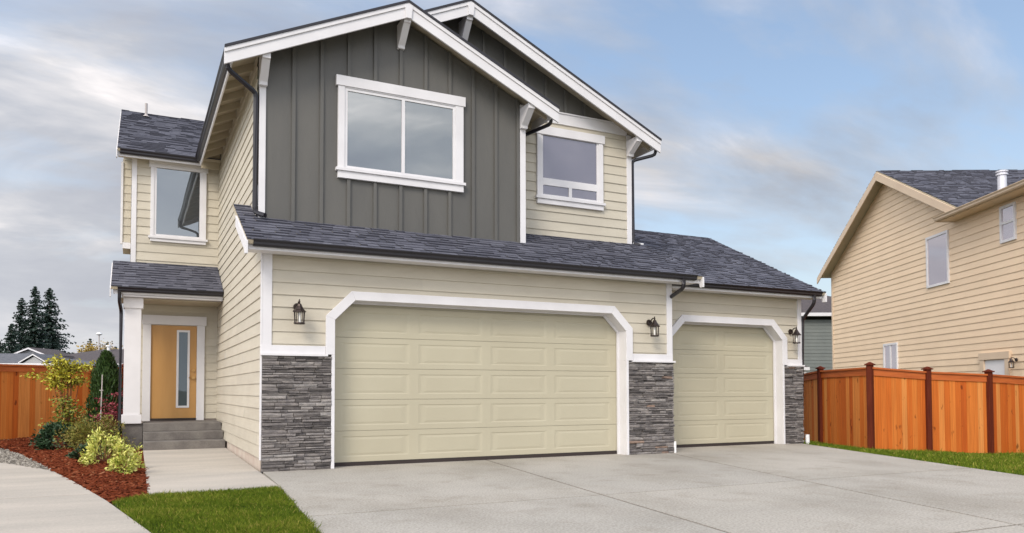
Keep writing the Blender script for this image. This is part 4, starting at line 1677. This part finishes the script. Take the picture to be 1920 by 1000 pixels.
def ranch(name, label, loc, x0, x1, dep, zE, zR, roofm, gables):
    root = thing(name, label, 'house', loc, camang)
    b = MB()
    b.box(x0 + .3, x1 - .3, 0.3, dep - .3, 0.0, zE + 0.03)
    b.build('wall', PALE, root)
    b = MB()
    mid = dep / 2
    hx = min(mid, (x1 - x0) / 2.5)
    A, B_, C_, D_ = (x0, 0, zE), (x1, 0, zE), (x1, dep, zE), (x0, dep, zE)
    r1, r2 = (x0 + hx, mid, zR), (x1 - hx, mid, zR)
    for fc in ([A, B_, r2, r1], [B_, C_, r2], [C_, D_, r1, r2], [D_, A, r1]):
        b.face(fc)
        b.face([(q[0], q[1], q[2] - 0.12) for q in fc])
    b.build('roof', roofm, root)
    b = MB()
    b.box(x0, x1, -0.03, -0.001, zE - 0.16, zE + 0.02)
    b.build('fascia', WHITE, root)
    for gx_, gw, gz0, gz1, gy in gables:
        fr = front(gy)
        m1 = MB()
        m1.prism([(gx_ - gw, gz0), (gx_ + gw, gz0), (gx_, gz1)], fr, 0, -0.1)
        go = m1.build('gable', PALE, root)
        m1 = MB()
        for sg in (-1, 1):
            m1.prism([(gx_, gz1 + .10), (gx_ + sg * (gw + .25), gz0 - .02), (gx_ + sg * (gw + .25), gz0 - .11), (gx_, gz1 - .0)], fr, 0.30, 0.20)
        m1.build('rake_board', WHITE, go)
        m1 = MB()
        for sg in (-1, 1):
            a_ = [(gx_, gy - .25, gz1 + .13), (gx_ + sg * (gw + .27), gy - .25, gz0 + .0), (gx_ + sg * (gw + .27), gy + 3.0, gz0 + .0), (gx_, gy + 3.0, gz1 + .13)]
            m1.hexa([(q[0], q[1], q[2] - .06) for q in a_] + a_)
        m1.build('gable_roof', roofm, go)
    return root


ranch('ranch_house', 'low house with dark grey roof just beyond the left fence', (-8.24, 38.14, 0.0), -14, 3.4, 9.0, 2.72, 3.50, GREYROOF, [])
rh = ranch('ranch_house', 'low house with brown roof and two white trimmed gables beyond the left fence', (-7.2, 48.6, 0.0), -3.0, 5.6, 14.0, 3.05, 4.42, BROWNROOF,
           [(-0.55, 0.95, 3.66, 4.02, -0.4)])
# nearer small gable belongs to the grey roofed house
cp_ = MB()
sg_root = thing('garden_shed', 'small white trimmed gable of an outbuilding peeking over the left fence', 'shed', (-5.81, 39.16, 0.0), camang)
cp_.box(-0.6, 0.6, -1.8, 0.0, 0.0, 2.75)
cp_.prism([(-0.6, 2.751), (0.6, 2.751), (0, 3.12)], front(-1.8), 0, -1.8)
cp_.build('wall', PALE, sg_root)
cp_ = MB()
for sg in (-1, 1):
    cp_.prism([(0, 3.26), (sg * 0.78, 2.80), (sg * 0.78, 2.74), (0, 3.19)], front(-1.85), 0.06, 0.0)
cp_.build('rake_board', WHITE, sg_root)
cp_ = MB()
for sg in (-1, 1):
    a_ = [(0, -1.9, 3.29), (sg * .8, -1.9, 2.82), (sg * .8, 0.6, 2.82), (0, 0.6, 3.29)]
    cp_.hexa([(q[0], q[1], q[2] - .03) for q in a_] + a_)
cp_.build('roof', GREYROOF, sg_root)
vt_ = MB()
vt_.lathe(1.3, 6.0, [(0.12, 4.1), (0.12, 4.55), (0.2, 4.56), (0.2, 4.66), (0.0, 4.7)], seg=8)
vt_.build('vent_pipe', DRAINW, rh)


# ------------------------------------------------------------------ vegetation
def conifer(label, loc, Ht, Rad, seed, group='conifers beyond the left fence', levels=46, dens=1.0, bare=0.10, name='conifer_tree'):
    rr = random.Random(seed)
    root = thing(name, label, 'tree', loc, 0, group)
    t = MB()
    t.tube([(0, 0, 0), (0.05, 0, Ht * .5), (0, 0.03, Ht * .98)], Ht * 0.014, 0.02, seg=7)
    t.build('trunk', BARK, root)
    c = MB()
    for k in range(levels):
        fz = bare + (1 - bare) * (k / (levels - 1)) ** 0.92
        z = Ht * fz
        env = Rad * 1.32 * (1 - fz) ** 0.70 + 0.15
        nb = max(4, int((6 + 9 * (1 - fz)) * dens))
        for j in range(nb):
            a = rr.uniform(0, 6.283)
            L = env * rr.uniform(0.55, 1.12)
            droop = rr.uniform(0.05, 0.38)
            da = rr.uniform(-.1, .1)
            steps = max(3, int(L / 0.42))
            for s_ in range(steps):
                f0 = (s_ + 0.3) / steps
                rd = L * f0
                zz_ = z - droop * rd + 0.16 * rd * f0
                cx, cy = math.cos(a) * rd, math.sin(a) * rd
                wd = (0.50 * (1 - f0) + 0.20) * L * 0.34 + 0.10
                sh = rr.betavariate(2, 2.2)
                for sg in (-1, 1):
                    ta = a + sg * rr.uniform(0.4, 1.1)
                    ex, ey = cx + math.cos(ta) * wd, cy + math.sin(ta) * wd
                    ez_ = zz_ - rr.uniform(0.02, 0.30) * wd - 0.05
                    th_ = rr.uniform(0.08, 0.19)
                    mx_, my_ = (cx + ex) / 2, (cy + ey) / 2
                    c.face([(cx, cy, zz_ + .03), (mx_ - math.sin(ta) * th_, my_ + math.cos(ta) * th_, (zz_ + ez_) / 2 - rr.uniform(0, .12)), (ex, ey, ez_),
                            (mx_ + math.sin(ta) * th_, my_ - math.cos(ta) * th_, (zz_ + ez_) / 2 - rr.uniform(0.05, .3))], sh)
    c.build('crown', CONIFER, root)
    return root


conifer('dark conifer at the far left edge, shorter and cut by the frame', (-16.0, 93.0, -.5), 8.6, 3.2, 11, levels=34)
conifer('low broad conifer left of the narrow pointed one', (-13.95, 90.0, -.5), 9.3, 2.3, 12, levels=34)
conifer('narrow pointed conifer left of the two tallest ones', (-13.7, 96.3, -.5), 12.9, 2.3, 13, levels=46)
conifer('tall dark conifer, left one of the two tallest', (-12.1, 93.2, -.5), 14.0, 2.6, 14, levels=52)
conifer('tallest dark conifer with wide right branches', (-11.0, 97.4, -.5), 14.4, 3.4, 15, levels=56, dens=1.1)
conifer('lower dark conifer filling the right foot of the tall pair', (-9.9, 94.5, -.5), 7.6, 2.0, 16, levels=26)
conifer('tiny distant conifer nearest the tall group', (-8.5, 114.0, -.5), 7.6, 1.5, 17, levels=20, group='small distant conifers')
conifer('small distant conifer left of the yellow tree', (-7.0, 107.7, -.5), 8.9, 1.4, 18, levels=24, group='small distant conifers')
conifer('small distant conifer behind the yellow tree', (-5.2, 118.0, -.5), 8.9, 1.5, 19, levels=24, group='small distant conifers')
conifer('small distant conifer next to the porch column', (-4.0, 114.0, -.5), 8.2, 1.5, 20, levels=24, group='small distant conifers')


def leaf(mb, p, n_dir, L, W, sh, rr):
    """a folded leaf: two triangles pairs about the midrib"""
    d = Vector((rr.gauss(0, 1), rr.gauss(0, 1), rr.gauss(0.1, 0.8)))
    d = (d.normalized() * 0.8 + n_dir * 0.9).normalized()
    s_ = d.cross(Vector((rr.gauss(0, 1), rr.gauss(0, 1), rr.gauss(0, 1)))).normalized()
    up = d.cross(s_).normalized()
    a = Vector(p)
    tip = a + d * L
    m1 = a + d * (L * .5) + s_ * W + up * (W * .3)
    m2 = a + d * (L * .5) - s_ * W + up * (W * .3)
    mb.face([a, m1, tip], sh)
    mb.face([a, tip, m2], min(1, max(0, sh + rr.uniform(-.08, .08))))


def bush(name, label, cat, loc, rx, ry, rz, n, L, W, m_, seed, base=0.05, group=None, clumps=16, stemm=None, fill=0.55):
    """leaves gathered in clumps set over an uneven mound, on stems from the base"""
    rr = random.Random(seed)
    root = thing(name, label, cat, loc, 0, group)
    c = MB()
    s = MB()
    cl = []
    for k in range(clumps):
        a, e = rr.uniform(0, 6.283), math.asin(rr.uniform(0.0, 1))
        q = rr.uniform(fill, 1.0)
        cl.append((Vector((rx * q * math.cos(a) * math.cos(e), ry * q * math.sin(a) * math.cos(e), base + rz * q * math.sin(e) * 0.95)), rr.uniform(0.2, 0.42), rr.uniform(-.16, .16)))
    for ctr, rad, dsh in cl:
        s.tube([(ctr.x * .1, ctr.y * .1, -0.02), (ctr.x * .6, ctr.y * .6, ctr.z * .55), tuple(ctr)], 0.007, 0.003, seg=5)
        for k in range(n // clumps):
            dv = Vector((rr.gauss(0, 1), rr.gauss(0, 1), rr.gauss(0, 1))).normalized()
            rv = rad * rr.random() ** 0.5
            p_ = ctr + Vector((dv.x * rx * rv, dv.y * ry * rv, dv.z * rz * rv))
            if p_.z < 0.01:
                p_.z = rr.uniform(0.01, 0.05)
            out_ = (p_ - Vector((0, 0, rz * .3))).normalized()
            sh = min(1, max(0, rr.betavariate(2, 2) + dsh))
            leaf(c, p_, out_, L * rr.uniform(.7, 1.25), W * rr.uniform(.75, 1.2), sh, rr)
    s.build('stems', stemm or TWIG, root)
    c.build('foliage', m_, root)
    return root


mz = lambda x, y: mulch_z(x, y)
# arborvitae by the porch
rr = random.Random(5)
ar = thing('arborvitae', 'dark green pointed arborvitae beside the porch column', 'shrub', (-2.26, 7.6, 0.03))
t = MB()
t.tube([(0, 0, -.05), (0, 0, 1.9)], 0.03, 0.006, seg=7)
t.build('trunk', BARK, ar)
c = MB()
for k in range(7000):
    f0 = rr.random() ** 0.8
    z = 0.06 + 1.95 * f0
    env = 0.51 * min(1.0, 0.66 + f0 * 1.6) * (1 - f0) ** 0.62 + 0.015
    env *= 1 + 0.13 * math.sin(7 * f0 + 2.0) + 0.06 * math.sin(19 * f0)
    a = rr.uniform(0, 6.283)
    r_ = env * rr.uniform(0.55, 1.08)
    p0 = Vector((r_ * math.cos(a), r_ * math.sin(a), z))
    d = Vector((math.cos(a) * .35, math.sin(a) * .35, 1)).normalized()
    d = (d + Vector((rr.gauss(0, .25), rr.gauss(0, .25), rr.gauss(0, .2)))).normalized()
    s_ = Vector((-math.sin(a), math.cos(a), 0)) * rr.uniform(0.008, 0.02) + Vector((math.cos(a), math.sin(a), 0)) * rr.uniform(-.015, .015)
    Lh = rr.uniform(0.05, 0.12)
    sh = rr.betavariate(2, 2)
    c.face([p0 - s_ * .4, p0 + d * Lh * .6 - s_, p0 + d * Lh, p0 + d * Lh * .6 + s_, p0 + s_ * .4], sh)
c.build('foliage', ARBOR, ar)

# red leaved shrub with its stake
rr = random.Random(6)
rs = thing('red_shrub', 'thin crimson leaved shrub in front of the arborvitae', 'shrub', (-2.20, 6.75, 0.04))
s, c = MB(), MB()
for k in range(11):
    a = rr.uniform(0, 6.283)
    l_ = rr.uniform(.12, .42)
    top = Vector((math.cos(a) * l_, math.sin(a) * l_ * .7, rr.uniform(.55, 1.12)))
    s.tube([(0, 0, 0), tuple(top * .5 + Vector((0, 0, .08))), tuple(top)], 0.008, 0.003, seg=5)
    for tier in range(3):
        pt = top * (1 - .2 * tier) + Vector((rr.uniform(-.12, .12), rr.uniform(-.12, .12), 0))
        for q in range(26):
            p_ = pt + Vector((rr.gauss(0, .10), rr.gauss(0, .09), rr.gauss(0, .018)))
            leaf(c, p_, Vector((rr.gauss(0, .5), rr.gauss(0, .5), -.1)), rr.uniform(.05, .085), .017, rr.random(), rr)
s.build('stems', TWIG, rs)
c.build('foliage', REDLEAF, rs)
sk = MB()
sk.tube([(0, 0, -0.1), (0.03, 0.0, 1.52)], 0.013, 0.011, seg=6)
sk.box(-0.02, 0.05, -0.012, 0.012, 1.18, 1.2)
so = sk.build('plant_stake', STAKE)
so.location = (-2.33, 6.5, 0.03)
tag(so, 'thin grey stake standing beside the crimson shrub', 'stake')

# tall nandina against the fence
rr = random.Random(8)
nd = thing('nandina', 'tall airy shrub with yellow green top against the left fence', 'shrub', (-3.04, 8.3, 0.04))
s, c1, c2 = MB(), MB(), MB()
for k in range(13):
    a = rr.uniform(0, 6.283)
    l_ = rr.uniform(.06, .34)
    hgt = rr.uniform(1.35, 1.98)
    top = Vector((math.cos(a) * l_ * 1.15, math.sin(a) * l_ * .6, hgt))
    s.tube([(rr.uniform(-.08, .08), rr.uniform(-.08, .08), 0), tuple(top * .55), tuple(top)], 0.009, 0.004, seg=5)
    for q in range(5):
        pt = top + Vector((rr.gauss(0, .13), rr.gauss(0, .10), rr.gauss(-.10, .07)))
        s.tube([tuple(top - Vector((0, 0, .2))), tuple(pt)], 0.003, 0.002, seg=4)
        for w_ in range(24):
            p_ = pt + Vector((rr.gauss(0, .075), rr.gauss(0, .07), rr.gauss(0, .045)))
            leaf(c1, p_, Vector((rr.gauss(0, .6), rr.gauss(0, .6), -.15)), rr.uniform(.06, .105), .021, rr.random(), rr)
for k in range(15):
    a = rr.uniform(0, 6.283)
    ctr = Vector((math.cos(a) * rr.uniform(.05, .33), math.sin(a) * .2, rr.uniform(.25, .95)))
    s.tube([(0, 0, 0), tuple(ctr)], 0.006, 0.003, seg=4)
    for w_ in range(70):
        p_ = ctr + Vector((rr.gauss(0, .10), rr.gauss(0, .09), rr.gauss(0, .08)))
        leaf(c2, p_, Vector((rr.gauss(0, .5), rr.gauss(0, .5), 0)), rr.uniform(.055, .095), .02, rr.random(), rr)
s.build('stems', TWIG, nd)
c1.build('upper_foliage', NANDY, nd)
c2.build('lower_foliage', NANDG, nd)

bush('orange_shrub', 'small orange red leaved shrub between the tall airy shrub and the arborvitae', 'shrub', (-2.66, 8.4, 0.04), 0.32, 0.25, 0.78, 620, 0.06, 0.012, ORANGE, 21, clumps=16)
bush('rhododendron', 'low dark glossy leaved bush at the left end of the shrub group', 'shrub', (-3.08, 6.3, 0.03), 0.40, 0.38, 0.46, 1300, 0.095, 0.024, RHODO, 22, clumps=20)
bush('spirea', 'olive green mounded shrub behind the yellow ones', 'shrub', (-2.36, 5.35, 0.04), 0.62, 0.45, 0.60, 4600, 0.055, 0.011, OLIVE, 23, clumps=34)
bush('dark_shrub', 'small dark green shrub tucked left of the larger yellow shrub', 'shrub', (-2.42, 2.9, 0.03), 0.24, 0.22, 0.24, 620, 0.06, 0.016, RHODO, 24, clumps=14)
bush('euonymus', 'larger yellow variegated shrub in the middle of the mulch', 'shrub', (-2.12, 1.75, 0.03), 0.27, 0.30, 0.50, 1500, 0.060, 0.014, VARIEG, 25, clumps=22)
bush('euonymus', 'front yellow variegated shrub nearest the lawn', 'shrub', (-1.86, 0.45, 0.02), 0.19, 0.20, 0.38, 900, 0.058, 0.014, VARIEG, 26, clumps=16)
bush('euonymus', 'smallest pale yellow sprig beside the walkway', 'shrub', (-1.68, 1.25, 0.02), 0.10, 0.10, 0.30, 160, 0.06, 0.014, VARIEG, 27, clumps=8)

# yellow autumn tree and lamp in the distance
rr = random.Random(9)
yt = thing('autumn_tree', 'yellow brown autumn tree beside the porch column in the distance', 'tree', (-4.0, 67.2, -.5))
s, c = MB(), MB()
s.tube([(0, 0, 0), (0.1, 0, 1.6), (0.05, 0, 3.2)], 0.16, 0.07, seg=7)
for k in range(26):
    a = rr.uniform(0, 6.283)
    ctr = Vector((math.cos(a) * rr.uniform(.5, 2.3), math.sin(a) * rr.uniform(.4, 1.8), rr.uniform(2.6, 5.7) - 0.0))
    ctr.z -= 0.32 * max(0, abs(ctr.x) - .8)
    s.tube([(0.08, 0, 1.8), tuple(ctr * .6 + Vector((0, 0, .8))), tuple(ctr)], 0.05, 0.015, seg=5)
    for q in range(190):
        p_ = ctr + Vector((rr.gauss(0, .42), rr.gauss(0, .42), rr.gauss(0, .38)))
        leaf(c, p_, Vector((0, 0, .1)), rr.uniform(.14, .26), .06, rr.random(), rr)
s.build('trunk', BARK, yt)
c.build('crown', YELLOWT, yt)

sl = thing('street_lamp', 'slim grey street lamp above the yellow tree', 'lamp', (-4.11, 56.07, -.5))
a = MB()
a.tube([(0, 0, 0), (0, 0, 6.1)], 0.07, 0.045, seg=8)
a.build('pole', STAKE, sl)
a = MB()
a.lathe(0, 0, [(0.05, 6.05), (0.20, 6.12), (0.23, 6.18), (0.12, 6.28), (0.0, 6.31)], seg=12)
a.build('lamp_head', DRAINW, sl)
